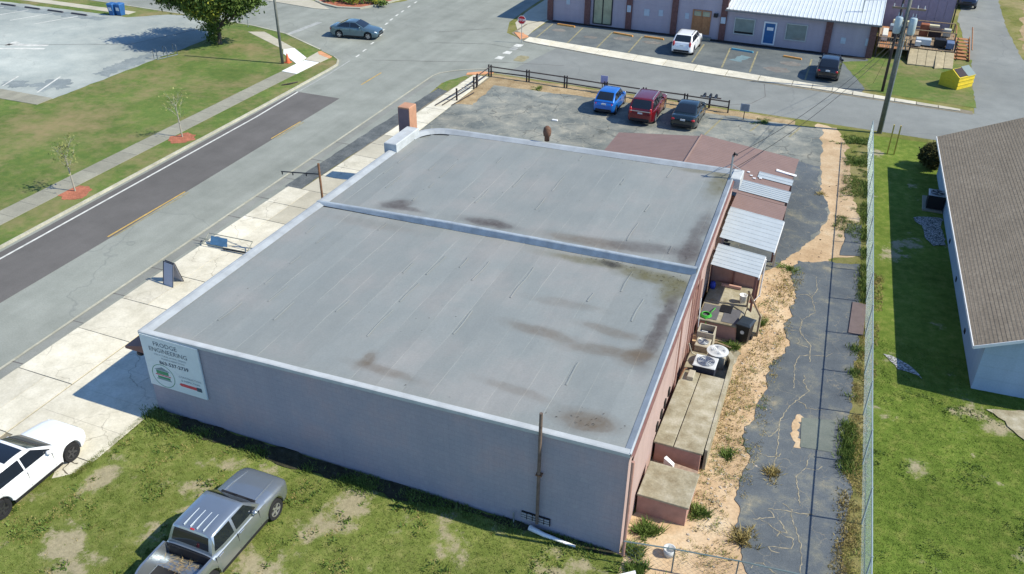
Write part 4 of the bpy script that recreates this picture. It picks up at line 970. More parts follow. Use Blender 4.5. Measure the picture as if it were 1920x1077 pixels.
def car(name, label, cat, loc, heading, P, mat, group=None, rim=RIM, dark_roof=False, detail=1):
    """P: dimensions in metres, d measured from the front bumper backwards; local +x is forward"""
    root = thing(name, label, cat, (loc[0], loc[1], P.get('z', 0.02)), heading, group)
    L, W, r = P['L'], P['W'], P['r']
    hw = W / 2
    X = lambda d: L / 2 - d
    axles = (P['fo'], P['fo'] + P['wb'])
    td, tz = zip(*P['top'])
    top = lambda d: float(np.interp(d, td, tz))
    fb, fr, rr, rb = P['gh']
    belt = P['belt']; zr = P['H']
    bed = P.get('bed')
    def half(d):
        e = min(d, L - d)
        k = np.interp(e, [0, 0.06, 0.18, 0.45, 1.0], [0.74, 0.84, 0.925, 0.985, 1.0])
        return hw * k
    def low(d):
        z = P['sill'] + np.interp(min(d, L - d), [0, .12, .5], [0.16, 0.05, 0.0])
        for a in axles:
            ar = r * 1.16
            if abs(d - a) < ar:
                z = max(z, r + math.sqrt(ar * ar - (d - a) ** 2) * 1.0)
        return float(z)
    ds = set(np.linspace(0, L, 38).tolist() + [0.03, 0.08, L - .03, L - .08, fb, rb])
    for a in axles:
        for q in np.linspace(-1, 1, 15):
            ds.add(a + r * 1.16 * math.sin(q * math.pi / 2))
    ds = sorted(ds)
    rings = []
    for d in ds:
        w = half(d); zt = top(d); zb = low(d)
        zs = zt - P.get('sh', 0.10) * np.interp(min(d, L - d), [0, .3], [.6, 1.0])
        zb = min(zb, zs - 0.06)
        inb = bed and d > bed[0]
        pr = [(0, zb), (w * .93, zb), (w * .985, zb + .05), (w, lerp(zb, zs, .45)), (w * .985, lerp(zb, zs, .8)), (w * .955, zs)]
        if inb:
            zf = bed[2]; rl = bed[1]
            if d > L - 0.07: zf = rl
            pr[3] = (w, lerp(zb, rl, .5)); pr[4] = (w * .99, lerp(zb, rl, .85)); pr[5] = (w * .97, rl)
            pr += [(w * .89, rl + .005), (w * .87, zf), (0, zf)]
        else:
            pr += [(w * .87, lerp(zs, zt, .62)), (w * .55, zt - .008), (0, zt)]
        ring_ = [(X(d), y, z) for y, z in pr] + [(X(d), -y, z) for y, z in reversed(pr[1:-1])]
        rings.append(ring_)
    body = MB().loft(rings).build('body', mat, root, smooth=38)
    # greenhouse
    wbot = hw * P.get('wbot', .925); wtop = hw * P.get('wtop', .70)
    def hgt(d):
        if d < fr:
            q = (d - fb) / (fr - fb); return belt + (zr - .035 - belt) * (q * (1.18 - .18 * q))
        if d > rr:
            q = (rb - d) / (rb - rr); return P.get('rbelt', belt) + (zr - .035 - P.get('rbelt', belt)) * (q * (1.25 - .25 * q))
        m = (fr + rr) / 2; h = (rr - fr) / 2
        return zr - .035 * ((d - m) / h) ** 2
    wb_ = lambda d: wbot * np.interp(d, [fb, fb + .5, rb - .5, rb], [.93, 1, 1, .93])
    yside = lambda d, z: lerp(wb_(d), wtop, max(0.0, (z - belt)) / (zr - belt))
    gs = sorted(set(np.linspace(fb, fr, 7).tolist() + np.linspace(fr, rr, 8).tolist() + np.linspace(rr, rb, 7).tolist()))
    rings = []
    for d in gs:
        h = hgt(d); b0 = belt - .06
        yt = yside(d, h)
        pr = [(wb_(d) * 1.0, b0), (yside(d, max(belt, h - .05)) * 1.0, max(belt - .01, h - .05)), (yt * .94, h - .012), (yt * .6, h), (0, h)]
        rings.append([(X(d), y, z) for y, z in pr] + [(X(d), -y, z) for y, z in reversed(pr[:-1])])
    MB().loft(rings).build('roof', mat, root, smooth=50)
    def top_patch(d0, d1, f, up, nm, m, n=6):
        rows = []
        for i in range(n + 1):
            d = lerp(d0, d1, i / n); h = hgt(d); yt = yside(d, h)
            rows.append([(X(d), yt * f * q, h + up - .012 * abs(q) ** 3) for q in (-1, -.75, -.4, 0, .4, .75, 1)])
        return MB().grid(rows).build(nm, m, root, smooth=True, fix=False)
    def patch_dir(o, nm=None):
        return o
    top_patch(fb + (fr - fb) * .08, fr - .02, .90, .014, 'windshield', GLASS)
    top_patch(rr + .04, rb - (rb - rr) * .14, .86, .014, 'rear_window', GLASS)
    if dark_roof:
        top_patch(fr + .12, rr - .15, .82, .012, 'sunroof', GLASS)
    # side windows
    wins = P['wins']
    for s in (1, -1):
        for (da, db) in wins:
            rows = []
            for i in range(6):
                v = lerp(.10, .84, i / 5)
                z = lerp(belt, zr, v)
                la = fb + (fr - fb) * (v * .93) + .16
                lb = rb - (rb - rr) * (v * .9) - .14
                a, b = max(da, la), min(db, lb)
                if b < a: b = a
                rows.append([(X(lerp(a, b, q)), s * (yside(lerp(a, b, q), z) + .008), z) for q in (0, .25, .5, .75, 1)])
            MB().grid(rows).build('side_window', GLASS, root, smooth=True, fix=True)
        # mirror
        MB().ell((X(fb + .42), s * (hw * .985), belt + .06), .09, .11, .075, 10, 6).build('mirror', P.get('mirmat', mat), root, smooth=True)
        # lamps
        hl = P.get('hl', (.30, .70, .20, .10, .07)); zt_ = top(hl[0])
        MB().ell((X(hl[0]), s * half(hl[0]) * .83, zt_ - P.get('hlz', .12)), hl[2], hl[3], hl[4], 10, 6).build('headlight', LAMP, root, smooth=True)
        tl = P.get('tl', (.10, .84, .10, .17, .10, .22))
        MB().ell((X(L - tl[0]), s * half(L - tl[0]) * tl[1], top(L - tl[0] - .05) - tl[5]), tl[2], tl[3], tl[4], 10, 6).build('taillight', TAIL, root, smooth=True)
        if detail:
            for hd in P.get('handles', ()):
                zz = belt - .14
                MB().bbox(X(hd) - .11, X(hd) + .11, s * hw * .985 - .02, s * hw * .985 + .02, zz, zz + .04, .01).build('door_handle', P.get('handmat', mat), root)
        for sd in P.get('seams', ()):
            MB().box(X(sd) - .006, X(sd) + .006, s * hw * .985 - .008, s * hw * .985 + .018, P['sill'] + .14, belt - .05).build('door_seam', TRIM, root)
        MB().box(X(axles[1] - r * 1.3), X(axles[0] + r * 1.3), s * hw * .96 - .03, s * hw * .96 + .03, P['sill'] - .02, P['sill'] + .10).build('side_sill', TRIM, root)
    for a in axles:
        for s in (1, -1):
            wh = bpy.data.objects.new('wheel', None); COL.objects.link(wh); wh.parent = root
            wh.location = (X(a), s * (hw - .115), r); wh.rotation_euler = (0, 0, 0 if s > 0 else math.pi)
            MB().lathe([(r * .62, -.10), (r * .94, -.105), (r, -.06), (r, .06), (r * .94, .105), (r * .66, .10), (r * .62, .06)], 26, axis='y').build('tyre', TYRE, wh, smooth=40)
            m2 = MB(); m2.lathe([(r * .64, .02), (r * .64, .085), (r * .58, .085), (r * .56, .03)], 22, axis='y')
            for k in range(5):
                q = 2 * math.pi * k / 5 + .3
                c, sn = math.cos(q), math.sin(q); wv_ = .045
                m2.loft([[(c * .03 - sn * wv_, .075, -(sn * .03 + c * wv_)), (c * .03 + sn * wv_, .075, -(sn * .03 - c * wv_)), (c * .03 + sn * wv_, .03, -(sn * .03 - c * wv_)), (c * .03 - sn * wv_, .03, -(sn * .03 + c * wv_))],
                         [(c * r * .62 - sn * .035, .09, -(sn * r * .62 + c * .035)), (c * r * .62 + sn * .035, .09, -(sn * r * .62 - c * .035)), (c * r * .62 + sn * .035, .03, -(sn * r * .62 - c * .035)), (c * r * .62 - sn * .035, .03, -(sn * r * .62 + c * .035))]])
            m2.build('rim', rim, wh, smooth=30)
            MB().lathe([(r * .6, -.03), (r * .6, .0)], 20, axis='y').build('brake_disc', TRIM, wh)
    # bumpers, plate, grille
    zb_ = P['sill'] + .12
    MB().bbox(X(L) - .03, X(L) + .10, -hw * .70, hw * .70, zb_, zb_ + .16, .03).build('rear_bumper', P.get('bumpmat', TRIM), root)
    MB().bbox(X(0) - .10, X(0) + .025, -hw * .68, hw * .68, zb_, zb_ + .15, .03).build('front_bumper', TRIM, root)
    MB().box(X(.03) - .02, X(0) + .012, -hw * .42, hw * .42, zb_ + .2, zb_ + .33).build('grille', TRIM, root)
    MB().box(X(L) - .02, X(L) + .012, -.16, .16, P.get('pz', .78), P.get('pz', .78) + .11).build('license_plate', PLATE, root)
    if P.get('rails'):
        for s in (1, -1):
            MB().path([(X(fr + .15), s * wtop * .93, zr - .005), (X(fr + .3), s * wtop * .93, zr + .05), (X(rr - .3), s * wtop * .93, zr + .05), (X(rr - .1), s * wtop * .93, zr - .005)], .022, 6).build('roof_rail', P['rails'], root)
    if P.get('bright'):
        MB().bbox(X(L) - .035, X(L) + .02, -hw * .76, hw * .76, P['bright'], P['bright'] + .055, .01).build('bright_strip', CHROME, root)
    return root

SEDAN = dict(L=4.5, W=1.8, r=.32, fo=.88, wb=2.7, sill=.2, H=1.43, belt=.95, rbelt=1.0, gh=(1.2, 2.05, 3.0, 3.95), top=[(0, .60), (.08, .70), (.35, .80), (1.25, .96), (1.5, .97), (3.6, 1.0), (4.25, 1.02), (4.42, .96), (4.5, .74)], wins=[(1.4, 2.5), (2.57, 3.75)], handles=(2.35, 3.35), seams=(1.42, 2.53, 3.5), pz=.72)
SUV = dict(L=4.75, W=1.88, r=.36, fo=.9, wb=2.8, sill=.26, H=1.74, belt=1.10, rbelt=1.08, gh=(1.25, 1.95, 4.15, 4.68), wtop=.74, top=[(0, .72), (.08, .88), (.3, 1.0), (1.3, 1.12), (4.4, 1.13), (4.68, 1.10), (4.75, .82)], wins=[(1.4, 2.5), (2.57, 3.4), (3.47, 4.5)], handles=(2.35, 3.3), seams=(1.45, 2.53, 3.45), tl=(.06, .88, .07, .10, .26, .05), pz=.86)
CROSS = dict(L=4.71, W=1.88, r=.36, fo=.87, wb=2.98, sill=.24, H=1.58, belt=1.02, rbelt=1.12, gh=(1.3, 2.2, 3.2, 4.55), wtop=.70, top=[(0, .66), (.07, .80), (.3, .90), (1.3, 1.05), (3.5, 1.08), (4.5, 1.15), (4.66, 1.08), (4.71, .80)], wins=[(1.45, 2.62), (2.69, 4.1)], handles=(2.5, 3.5), seams=(1.6, 2.65, 3.7), pz=.8, hl=(.38, .7, .26, .07, .05))
HATCH = dict(L=3.6, W=1.64, r=.29, fo=.66, wb=2.3, sill=.2, H=1.50, belt=.95, rbelt=.98, gh=(.85, 1.45, 2.75, 3.5), wtop=.72, top=[(0, .62), (.08, .74), (.3, .84), (.9, .98), (2.8, 1.0), (3.42, .98), (3.56, .86), (3.6, .70)], wins=[(1.0, 2.05), (2.12, 3.1)], handles=(1.95,), seams=(1.05, 2.08), tl=(.10, .80, .07, .09, .09, .16), pz=.78)
PICK = dict(L=5.4, W=1.92, r=.375, fo=.92, wb=3.25, sill=.34, H=1.76, belt=1.17, rbelt=1.17, gh=(1.5, 2.1, 3.62, 3.86), wtop=.74, top=[(0, .78), (.06, .96), (.25, 1.06), (.9, 1.14), (1.5, 1.18), (3.9, 1.18), (5.4, 1.18)], wins=[(1.65, 2.72), (2.84, 3.72)], handles=(2.6, 3.6), seams=(1.72, 2.78, 3.82), bed=(3.93, 1.19, .68), tl=(.05, .9, .06, .08, .18, .25), pz=.62, handmat=CHROME, hl=(.24, .7, .13, .08, .07), hlz=.2)

SILVER = paint('silver_paint', (0.36, 0.40, 0.43), 0.75, 0.32)
truck = car('pickup_truck', 'silver crew cab pickup parked on the lawn, bed cut off by the bottom frame', 'pickup', (6.66, -4.72), R(90), PICK, SILVER)
# roof ribs, hood creases, bed liner and load of the pickup
for y in (-.36, -.12, .12, .36):
    MB().bbox(-.85, -.12, y - .02, y + .02, 1.735, 1.775, .012).build('roof_rib', SILVER, truck)
for s in (1, -1):
    MB().path([(2.35, s * .52, 1.055), (1.7, s * .58, 1.155), (1.25, s * .60, 1.178)], .02, 5).build('hood_crease', SILVER, truck)
MB().box(1.16, 1.24, -.66, .66, 1.19, 1.205).build('wiper_cowl', TRIM, truck)
for y0 in (-.55, .05):
    MB().path([(1.22, y0, 1.225), (1.10, y0 + .5, 1.25)], .012, 4).build('wiper', TRIM, truck)
MB().box(-2.62, -1.27, -.80, .80, .685, .70).build('bed_liner', TRIM, truck)
MB().box(-1.262, -1.235, -.80, .80, .70, 1.17).build('bed_front', TRIM, truck)
MB().box(-.92, -.86, -.07, .07, 1.728, 1.742).build('brake_lamp', TAIL, truck)
hay = MB()
for i in range(140):
    x, y = random.gauss(-1.55, .16), random.gauss(.05, .28); a = random.random() * 6.28; l = random.uniform(.1, .3)
    z = .72 + random.random() * .16
    hay.tube((x, y, z), (x + l * math.cos(a), y + l * math.sin(a), z + random.uniform(-.03, .05)), .006, n=3, cap=False)
h = hay.build('straw_pile', plain('dry_straw', (0.42, 0.32, 0.16), 0.9, var=0.3), loc=None)
h.location = truck.location; h.rotation_euler = truck.rotation_euler; h['kind'] = 'stuff'; tag(h, 'small pile of dry straw in the pickup bed', 'straw')
WHITEP = paint('white_car_paint', (0.78, 0.79, 0.80), 0.0, 0.3)
car('crossover_car', 'white crossover with dark sunroof parked by the sidewalk, cut off by the left frame', 'car', (-1.66, -4.93), R(90.5), CROSS, WHITEP, rim=RIMD, dark_roof=True)
car('sedan_car', 'grey blue sedan driving through the intersection', 'car', (-19.75, 47.9), R(9.5), SEDAN, paint('grey_blue_paint', (0.10, 0.165, 0.20), 0.55, 0.3))
GR = 'cars parked at the rail fence'
car('hatchback_car', 'bright blue small hatchback parked left at the rail fence', 'car', (6.28, 39.5), R(91), HATCH, paint('blue_paint', (0.012, 0.135, 0.50), 0.2, 0.3), GR)
car('suv_car', 'dark red sport utility car parked between the blue hatchback and the black sedan', 'car', (9.15, 39.15), R(91), dict(SUV, rails=STEEL, bright=1.03), paint('maroon_paint', (0.16, 0.008, 0.014), 0.35, 0.3), GR)
car('sedan_car', 'black sedan with red tail lamps parked right at the rail fence', 'car', (12.05, 39.3), R(91), SEDAN, paint('black_teal_paint', (0.012, 0.022, 0.026), 0.3, 0.25), GR)
GR2 = 'cars parked at the far building'
car('suv_car', 'white sport utility car parked nose in at the far building', 'car', (8.15, 56.1), R(90), dict(SUV, L=4.5, rails=TRIM, gh=(1.2, 1.95, 3.8, 4.42), top=[(0, .72), (.08, .88), (.3, 1.0), (1.3, 1.1), (4.2, 1.1), (4.42, 1.06), (4.5, .8)], H=1.66, wb=2.65), WHITEP, GR2)
car('sedan_car', 'black car parked alone at the right end of the far lot', 'car', (20.15, 53.9), R(90), dict(SUV, L=4.3, W=1.76, H=1.6, gh=(1.15, 1.9, 3.45, 4.2), wb=2.55, top=[(0, .7), (.08, .84), (.3, .95), (1.2, 1.05), (4.0, 1.08), (4.22, 1.04), (4.3, .8)], wins=[(1.3, 2.4), (2.47, 3.9)], belt=1.04, rbelt=1.04, tl=(.08, .86, .07, .13, .1, .2)), paint('black_paint', (0.012, 0.012, 0.014), 0.3, 0.25), GR2)
car('pickup_truck', 'dark blue pickup facing the camera at the top right edge', 'pickup', (31.1, 84.0), R(-92), PICK, paint('navy_paint', (0.02, 0.03, 0.06), 0.4, 0.3))
# ------------------------------------------------------------------ far row of shops
fb_ = thing('commercial_building', 'low grey purple shop row with brick pilasters along the top of the picture', 'building', (8, 62, 0))
GREYW = wall_mat('mauve_stucco', (0.41, 0.36, 0.40), 0.6, 0.06)
BRICK = plain('dark_brick', (0.17, 0.085, 0.075), 0.9, var=0.35, scale=6)
L_ = lambda mb: local(mb, fb_)
yw = lambda x: lerp(60.35, 60.0, (x + 6) / 29)
def fwall(x0, x1, z, nm='wall'):
    return L_(MB().prism([(x0, yw(x0)), (x1, yw(x1)), (x1, 76), (x0, 76)], 0, z)).build(nm, GREYW, fb_)
fwall(-6.1, 10.35, 4.4); fwall(10.36, 23.1, 2.85)
L_(MB().box(-6.35, 10.45, 60.0, 76.2, 4.4, 4.65)).build('roof_coping', FLASH2, fb_)
for x in (-5.95, -2.25, 1.75, 5.97, 10.37, 19.3, 22.85):
    zt = 4.39 if x < 10.5 else 2.84
    L_(MB().box(x - .27, x + .27, yw(x) - .16, yw(x) + .1, 0, zt)).build('pilaster', BRICK, fb_)
WMET = plain('white_ribbed_roof', (0.62, 0.66, 0.66), 0.45, 0.1, var=0.10, scale=0.8)
n = 13
for i in range(n):
    x0, x1 = lerp(10.55, 23.35, i / n), lerp(10.55, 23.35, (i + 1) / n)
    L_(ribbed((x0, yw(x0) - .45, 2.88), (x1, yw(x1) - .45, 2.88), (x1, 76, 5.2), (x0, 76, 5.2), 3, 0.035)).build('roof_panel', WMET, fb_, fix=False)
L_(MB().box(10.5, 23.4, 59.5, 59.58, 2.74, 2.86)).build('eave_trim', plain('grey_trim', (0.2, 0.2, 0.2), 0.7), fb_)
BLUEGL = plain('shop_glass', (0.06, 0.075, 0.075), 0.08, spec=0.7)
CURT = plain('olive_blind', (0.30, 0.30, 0.20), 0.8, var=0.2)
def opening(x0, x1, z0, z1, framem, panes, nm, fw=0.09):
    y = yw((x0 + x1) / 2) - .02
    o = bpy.data.objects.new(nm, None); COL.objects.link(o); o.parent = fb_
    for (a, b, c, d) in ((x0, x1, z0, z0 + fw), (x0, x1, z1 - fw, z1), (x0, x0 + fw, z0 + fw, z1 - fw), (x1 - fw, x1, z0 + fw, z1 - fw)):
        L_(MB().box(a, b, y - .06, y + .03, c, d)).build('frame', framem, o)
    for (a, b, c, d, m) in panes:
        L_(MB().box(a, b, y - .02, y + .02, c, d)).build('pane', m, o)
    return o
PALEG = plain('pale_reflecting_glass', (0.36, 0.37, 0.24), 0.25, spec=0.6, var=0.3, scale=1.2)
d1 = opening(-1.7, 0.15, 0.15, 2.6, TRIM, [(-1.61, -.82, .24, 2.5, PALEG), (-.73, .06, .24, 2.5, PALEG)], 'door')
L_(MB().box(-.82, -.73, yw(-.7) - .08, yw(-.7), .2, 2.55)).build('stile', TRIM, d1)
d2 = opening(7.6, 9.25, 0.35, 2.45, WOODO, [(7.69, 8.40, .44, 1.9, WOODO), (8.45, 9.16, .44, 1.9, WOODO), (7.75, 8.35, 1.93, 2.3, PALEG), (8.5, 9.1, 1.93, 2.3, PALEG)], 'door')
L_(MB().box(8.37, 8.48, yw(8.4) - .07, yw(8.4), .4, 2.4)).build('stile', WOODO, d2)
L_(MB().box(7.4, 9.5, yw(8) - .7, yw(8) - .18, 0, .2)).build('step', C_GREY, d2)
d3 = opening(13.9, 15.0, 0.12, 2.08, WHITE, [(14.0, 14.9, .22, 1.98, plain('blue_door_paint', (0.03, 0.12, 0.29), 0.45))], 'door', .12)
L_(MB().box(14.2, 14.75, yw(14.4) - .045, yw(14.4) - .02, 1.35, 1.62)).build('decal', WHITE, d3)
SAGE = plain('sage_glass', (0.20, 0.25, 0.23), 0.15, spec=0.6, var=0.25, scale=1.5)
for (x0, x1) in ((11.35, 13.15), (15.78, 17.58)):
    o = opening(x0, x1, .72, 2.15, plain('pale_frame', (0.45, 0.47, 0.45), 0.6), [(x0 + .09, x1 - .09, .81, 2.06, SAGE)], 'window', .08)
    L_(MB().box((x0 + x1) / 2 - .16, (x0 + x1) / 2 + .12, yw(x0) - .045, yw(x0) - .042, 1.3, 1.85)).build('notice', WHITE, o)
L_(MB().box(11.45, 13.05, yw(12) - .05, yw(12) - .043, .82, .98)).build('window_display', DARK, fb_)
for (x, z, w, h) in ((-4.2, 1.9, .35, .55), (3.4, 1.7, .5, .6), (4.7, 1.8, .4, .55), (7.1, 1.8, .35, .5), (1.75, 1.9, .36, .6), (10.37, 1.8, .42, .55), (20.6, 1.2, .4, .5), (22.6, 1.3, .45, .6)):
    off = .2 if x in (1.75, 10.37) else .03
    L_(MB().box(x - w / 2, x + w / 2, yw(x) - off, yw(x) - off + .02, z - h / 2, z + h / 2)).build('wall_notice', plain('pale_blue_paper', (0.45, 0.52, 0.58), 0.7, var=0.15), fb_)
L_(MB().box(9.5, 9.85, yw(9.6) - .3, yw(9.6), 2.0, 2.3)).build('wall_lamp', BLACK, fb_)
mb = MB(); mb.path([(21.6, 62.0, 3.2), (21.6, 62.0, 4.4), (22.0, 61.8, 4.8)], .06, 6); mb.path([(21.6, 62, 4.2), (23.3, 62.6, 4.3)], .03, 5); L_(mb).build('roof_flue', STEEL, fb_)
an = thing('annex_building', 'purple grey annex wall behind the wooden deck', 'building', (26, 72, 0))
for i in range(8):
    local(MB().box(23.4 + i * .72, 24.1 + i * .72, 69.4, 69.5, 0, 5.2), an).build('wall_panel', plain('purple_siding', (0.30, 0.25, 0.32), 0.7, var=0.12), an)
local(MB().box(23.4, 29.15, 69.5, 80, 0, 5.1), an).build('wall_core', GREYW, an)
local(MB().box(29.2, 29.3, 69.3, 69.5, 0, 5.2), an).build('corner_trim', TRIM, an)

# wheel stops
sheet('far_shade_strip', [(-5.6, 59.75), (22.7, 59.25), (22.7, 59.9), (-5.6, 60.3)], 0.035, surf('shade_strip_dark', [(0.3, (0.02, 0.018, 0.018)), (0.7, (0.05, 0.045, 0.04))], 3), amp=.06, step=.5)  # dark strip that paints in the shade at the far wall's foot
OR = plain('orange_wheel_stop', (0.62, 0.30, 0.08), 0.8, var=0.2); BLs = plain('blue_wheel_stop', (0.10, 0.32, 0.42), 0.8, var=0.2)
for i, (xa, ya, xb, yb, m, lab) in enumerate([(-4.73, 58.95, -2.92, 58.75, OR, 'orange wheel stop in the leftmost stall of the far lot'), (0.92, 58.32, 2.86, 57.95, OR, 'orange wheel stop in the third stall of the far lot'),
        (3.83, 58.25, 5.67, 58.1, OR, 'orange wheel stop beside the white sport utility car'), (11.75, 57.7, 13.66, 57.4, BLs, 'pale blue wheel stop below the left window of the far building'), (16.17, 57.33, 17.73, 57.05, OR, 'orange wheel stop left of the lone black car')]):
    a = math.atan2(yb - ya, xb - xa); l = math.hypot(xb - xa, yb - ya)
    w = MB().loft([[(-l / 2, -.11, 0), (l / 2, -.11, 0), (l / 2, .11, 0), (-l / 2, .11, 0)], [(-l / 2 + .03, -.07, .13), (l / 2 - .03, -.07, .13), (l / 2 - .03, .07, .13), (-l / 2 + .03, .07, .13)]]).build('wheel_stop', m, loc=((xa + xb) / 2, (ya + yb) / 2, .014), rotz=a)
    tag(w, lab, 'wheel stop', 'wheel stops of the far lot')
for i, x in enumerate((-56.2, -53.1, -50.2, -47.3)):
    w = MB().loft([[(-.95, -.1, 0), (.95, -.1, 0), (.95, .1, 0), (-.95, .1, 0)], [(-.92, -.06, .13), (.92, -.06, .13), (.92, .06, .13), (-.92, .06, .13)]]).build('wheel_stop', BLACK if False else plain('dark_wheel_stop', (0.06, 0.06, 0.07), 0.8), loc=(x, 43.0 + .05 * i, .108))
    tag(w, 'dark wheel stop in the left lot, %s of four from the left edge' % ('first', 'second', 'third', 'fourth')[i], 'wheel stop', 'wheel stops of the left lot')

# ------------------------------------------------------------------ wooden deck with clutter
dk = thing('wooden_deck', 'raised wooden deck with railing and stairs beside the far building', 'deck', (26, 63, 0))
D = lambda mb: local(mb, dk)
for i in range(24):
    x0 = 23.3 + i * .26
    yn = 60.6 if x0 < 25.9 else 61.6
    D(MB().box(x0, x0 + .245, yn, 67.8, .82, .86)).build('deck_board', WOODO if i < 9 and i % 4 else WOODW, dk)
for x in (23.35, 25.9, 29.4):
    for y in (60.7 if x < 26 else 61.7, 64.2, 67.6):
        D(MB().box(x - .06, x + .06, y - .06, y + .06, 0, 1.75)).build('post', WOODD if y < 64 else WOODW, dk)
for (a, b) in (((23.35, 60.65), (25.9, 60.65)), ((23.35, 60.65), (23.35, 67.6)), ((26.0, 64.2), (29.4, 64.2)), ((25.9, 67.6), (29.4, 67.6)), ((25.9, 60.65), (25.9, 64.2))):
    for z in (1.15, 1.72):
        D(MB().path([(a[0], a[1], z), (b[0], b[1], z)], .045, 4)).build('rail', WOODW, dk)
for i in range(14):
    x = 23.5 + i * .17
    D(MB().box(x - .015, x + .015, 60.62, 60.66, .86, 1.72)).build('baluster', STEEL, dk)
for i in range(7):
    D(MB().box(29.5, 30.7, 66.2 - i * .62, 66.75 - i * .62, max(.06, .80 - i * .115) - .05, max(.06, .80 - i * .115))).build('stair_tread', WOODO, dk)
for x in (29.46, 30.74):
    D(MB().prism([(x - .03, 62.2), (x + .03, 62.2), (x + .03, 66.9), (x - .03, 66.9)], [0, 0, .55, .55], [.2, .2, .95, .95])).build('stringer', WOODO, dk)
    D(MB().path([(x, 62.3, 1.0), (x, 66.9, 1.75)], .05, 4)).build('stair_rail', WOODO, dk)
for i in range(5):
    a = MB().prism([(25.95 + i * .7, 59.3 - (.35 if i == 3 else 0)), (26.62 + i * .7, 59.35), (26.62 + i * .7, 61.5), (25.95 + i * .7, 61.5)], 0, [.10, .10, .80, .80])
    D(a).build('ramp_board', plain('plywood', (0.42, 0.35, 0.22), 0.85, var=0.25, scale=3), dk)
# clutter on the deck
def boxthing(nm, lab, cat, x, y, w, d, h, m, z=.861, rot=0.0):
    t = thing(nm, lab, cat, (x, y, z), rot)
    MB().bbox(-w / 2, w / 2, -d / 2, d / 2, .12, h, .03).build('top', m, t)
    for sx in (-1, 1):
        for sy in (-1, 1):
            MB().box(sx * (w / 2 - .06) - .03, sx * (w / 2 - .06) + .03, sy * (d / 2 - .06) - .03, sy * (d / 2 - .06) + .03, 0, .12).build('foot', BLACK, t)
    return t
boxthing('patio_table', 'small blue grey patio table at the left end of the deck', 'table', 24.6, 66.5, 1.0, .8, .55, plain('blue_grey_top', (0.25, 0.32, 0.38), 0.5))
boxthing('storage_chest', 'pale storage chest along the deck rail by the far building', 'chest', 23.8, 63.6, .45, 2.4, .6, plain('pale_chest', (0.6, 0.6, 0.55), 0.6))
boxthing('barbecue_grill', 'dark barbecue grill with pale lid on the deck', 'grill', 24.7, 63.3, .7, 1.2, .9, BLACK)
boxthing('cushion_bench', 'bench with tan cushion near the deck front rail', 'bench', 25.3, 61.9, .6, 1.0, .5, plain('tan_cushion', (0.45, 0.30, 0.12), 0.9, var=0.3))
boxthing('plastic_cooler', 'pale yellow cooler standing on the rear deck rail', 'cooler', 25.0, 68.3, 1.4, .45, .55, plain('cream_plastic', (0.72, 0.70, 0.45), 0.5), .86)
boxthing('plastic_crate', 'cream crate on the deck behind the transformers', 'crate', 27.6, 67.9, 1.2, .4, .5, plain('cream_box', (0.66, 0.62, 0.42), 0.6), .9)
boxthing('wood_cabinet', 'red brown wooden cabinet on the right half of the deck', 'cabinet', 26.9, 65.6, .7, .7, 1.1, plain('red_wood', (0.28, 0.10, 0.05), 0.7, var=0.3))
boxthing('wicker_sofa', 'dark wicker sofa under the middle rail of the deck', 'sofa', 27.8, 65.4, 1.0, .9, .8, plain('dark_wicker', (0.035, 0.025, 0.025), 0.9))
boxthing('folding_table', 'pale folding table among the things on the front deck', 'table', 26.9, 62.6, 1.2, .7, .6, plain('pale_blue_top', (0.42, 0.48, 0.52), 0.5))
boxthing('cloth_covered_stool', 'white cloth covered stool on the front deck', 'stool', 26.5, 61.95, .45, .4, .5, plain('white_cloth', (0.6, 0.6, 0.58), 0.9, var=0.3))
boxthing('black_bin', 'black storage bin at the right front of the deck', 'bin', 28.2, 62.6, .9, .8, .7, BLACK)
boxthing('blue_tarp_box', 'blue grey covered box by the deck stairs', 'box', 29.0, 62.4, .6, 1.0, .6, plain('blue_tarp', (0.12, 0.17, 0.28), 0.6, var=0.3))
boxthing('potted_stand', 'pale stone stand at the rear right of the deck', 'stand', 28.8, 66.2, .6, .6, .7, plain('stone_pot', (0.45, 0.45, 0.38), 0.8))

# dumpster
du = thing('dumpster', 'yellow peaked dumpster with an open black hatch on the grass', 'dumpster', (29.55, 55.2, .02), R(53))
YEL = plain('yellow_steel', (0.66, 0.50, 0.035), 0.5, var=0.2, scale=2.5)
PENT = [(-.8, 0), (.8, 0), (.8, .92), (-.05, 1.42), (-.8, .92)]
MB().loft([[(-.95, y, z) for y, z in PENT], [(.95, y, z) for y, z in PENT]]).build('bin_body', YEL, du)
def slope(x0, x1, t0, t1, off):
    f = lambda t: (lerp(-.8, -.05, t), lerp(.92, 1.42, t) + off)
    a, b = f(t0), f(t1)
    return MB().loft([[(x0, a[0], a[1]), (x1, a[0], a[1]), (x1, b[0], b[1]), (x0, b[0], b[1])], [(x0, a[0], a[1] + .03), (x1, a[0], a[1] + .03), (x1, b[0], b[1] + .03), (x0, b[0], b[1] + .03)]])
slope(-.85, .05, .06, .94, .004).build('hatch_opening', plain('hatch_black', (0.03, 0.018, 0.025), 0.7, var=0.4, scale=6), du)
slope(.06, .99, -.05, 1.02, .01).build('lid', plain('grey_green_lid', (0.17, 0.22, 0.22), 0.6), du)
for z in (.30, .62, .88):
    MB().box(-.97, .97, -.84, -.80, z, z + .06).build('rib', YEL, du)
for s_ in (-1, 1):
    MB().box(s_ * .95 - (.05 if s_ < 0 else 0), s_ * .95 + (.05 if s_ > 0 else 0), -.35, .35, .5, .68).build('fork_pocket', YEL, du)

